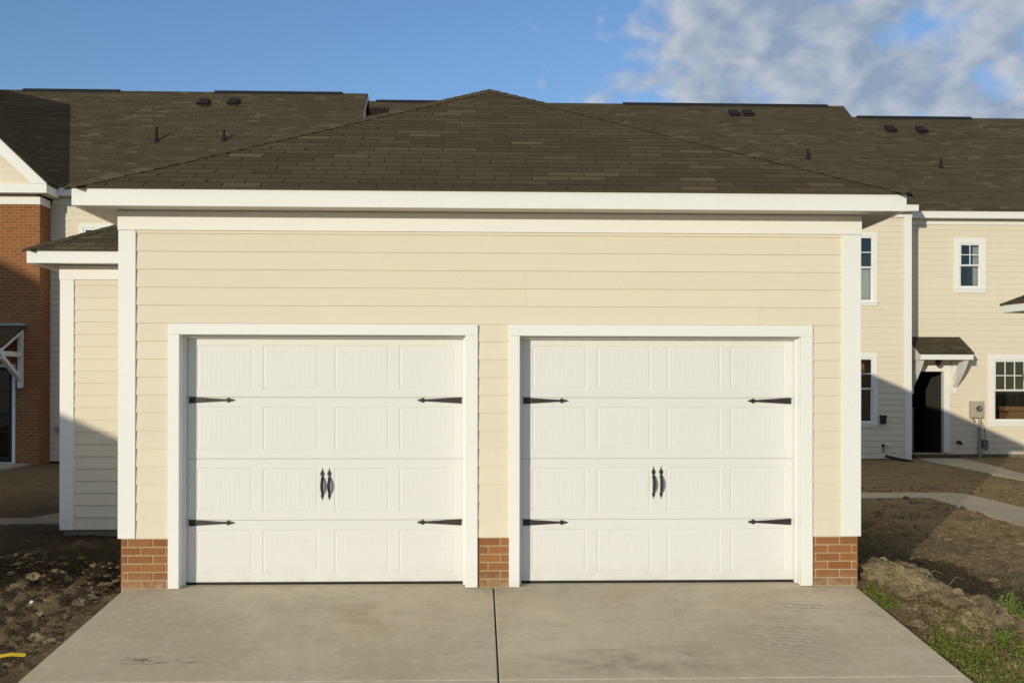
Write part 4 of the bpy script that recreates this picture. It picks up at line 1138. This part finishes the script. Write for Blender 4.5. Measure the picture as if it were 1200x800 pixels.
# ------------------------------------------------------------------ light and sky
AZ = math.radians(30.5); EL = math.radians(8.2)
sun_dir = Vector((-math.sin(AZ) * math.cos(EL), -math.cos(AZ) * math.cos(EL), math.sin(EL)))   # towards the sun
sl_ = bpy.data.lights.new('sun', 'SUN'); sl_.energy = 2.85; sl_.angle = math.radians(.38); sl_.color = (1, .925, .735)
so = bpy.data.objects.new('sun', sl_); C.objects.link(so); so.rotation_euler = sun_dir.to_track_quat('Z', 'Y').to_euler()

w = bpy.data.worlds.new('World'); scene.world = w; w.use_nodes = True
t = NT(w.node_tree); bg = t.n['Background']
sky = t.node('ShaderNodeTexSky', sky_type='NISHITA', sun_disc=False)
sky.sun_elevation = EL; sky.sun_rotation = math.atan2(sun_dir.x, sun_dir.y); sky.air_density = 1.0; sky.dust_density = .0; sky.ozone_density = 2.2
STR = .15
d = t.node('ShaderNodeTexCoord').outputs['Generated']
sx = t.node('ShaderNodeSeparateXYZ'); t.set(sx.inputs[0], d)
zz = t.math('ADD', t.math('MULTIPLY', t.math('MAXIMUM', sx.outputs[2], 0.), .8), .42)
cv = t.node('ShaderNodeCombineXYZ'); t.set(cv.inputs[0], t.math('DIVIDE', sx.outputs[0], zz)); t.set(cv.inputs[1], t.math('DIVIDE', sx.outputs[1], zz))
P0 = t.mapping(cv.outputs[0], (1.0, 1.0, 1), (3.1, 1.7, .4))
P1 = t.mapping(cv.outputs[0], (1.0, 1.0, 1), (3.1 - .022, 1.7 + .012, .4))
def cl(p): return t.math('ADD', t.math('ADD', t.math('MULTIPLY', t.noise(p, 3.0, 4, .5, .1), .40), t.math('MULTIPLY', t.noise(p, 11.0, 7, .52, .2), .60)), 0.0)
n0 = cl(P0); n1 = cl(P1)
azr = t.math('ARCTAN2', sx.outputs[0], sx.outputs[1])
cover = t.ramp(t.math('ADD', azr, t.math('MULTIPLY', t.math('SUBTRACT', t.noise(P0, 1.1, 3), .5), .12)), (.015, .24, -.18, .13))
back = t.ramp(azr, (1.2, 1.8, 0, -.25)); cover = t.math('ADD', t.math('ADD', cover, back), t.ramp(sx.outputs[2], (.48, .72, 0, .45)))  # high cover added near the zenith, out of view, to light the ground
den = t.math('ADD', n0, cover)
mask = t.ramp(den, (.50, .60)); 
lit = t.math('ADD', t.math('MULTIPLY', t.math('SUBTRACT', n0, n1), 6.5), t.ramp(den, (.76, .54, .08, .62)), clamp=True)
skyc = t.node('ShaderNodeVectorMath', operation='MULTIPLY'); t.set(skyc.inputs[0], sky.outputs[0]); skyc.inputs[1].default_value = (.88, .96, 1.18)
ccol = t.mix(lit, (1.85, 2.36, 3.15, 1), (3.7, 3.87, 4.2, 1))
ccol = t.mix(t.ramp(sx.outputs[2], (.42, .62, 0, .85)), ccol, (3.35, 3.0, 2.45, 1))  # unseen overhead cloud, tinted to warm the fill on shaded faces
col = t.mix(t.math('MULTIPLY', mask, .93), skyc.outputs[0], ccol)
t.l.new(col, bg.inputs[0]); bg.inputs[1].default_value = STR

# ------------------------------------------------------------------ camera
cam = bpy.data.cameras.new('camera'); co_ = bpy.data.objects.new('camera', cam); C.objects.link(co_)
cam.sensor_width = 36; cam.lens = 1222.36 / 1200 * 36; cam.shift_y = 52.72 / 1200; cam.clip_end = 3000; cam.clip_start = .05
yaw, pit, rol = .0336, .0031, -.0013
fwd = Vector((math.sin(yaw) * math.cos(pit), math.cos(yaw) * math.cos(pit), math.sin(pit)))
R = fwd.to_track_quat('-Z', 'Y').to_matrix().to_4x4() @ Matrix.Rotation(-rol, 4, 'Z')
co_.matrix_world = Matrix.Translation((-.14, -8.6308, 1.632)) @ R
scene.camera = co_
vs = scene.view_settings; vs.view_transform = 'Standard'; vs.look = 'None'; vs.gamma = 1; vs.exposure = 0
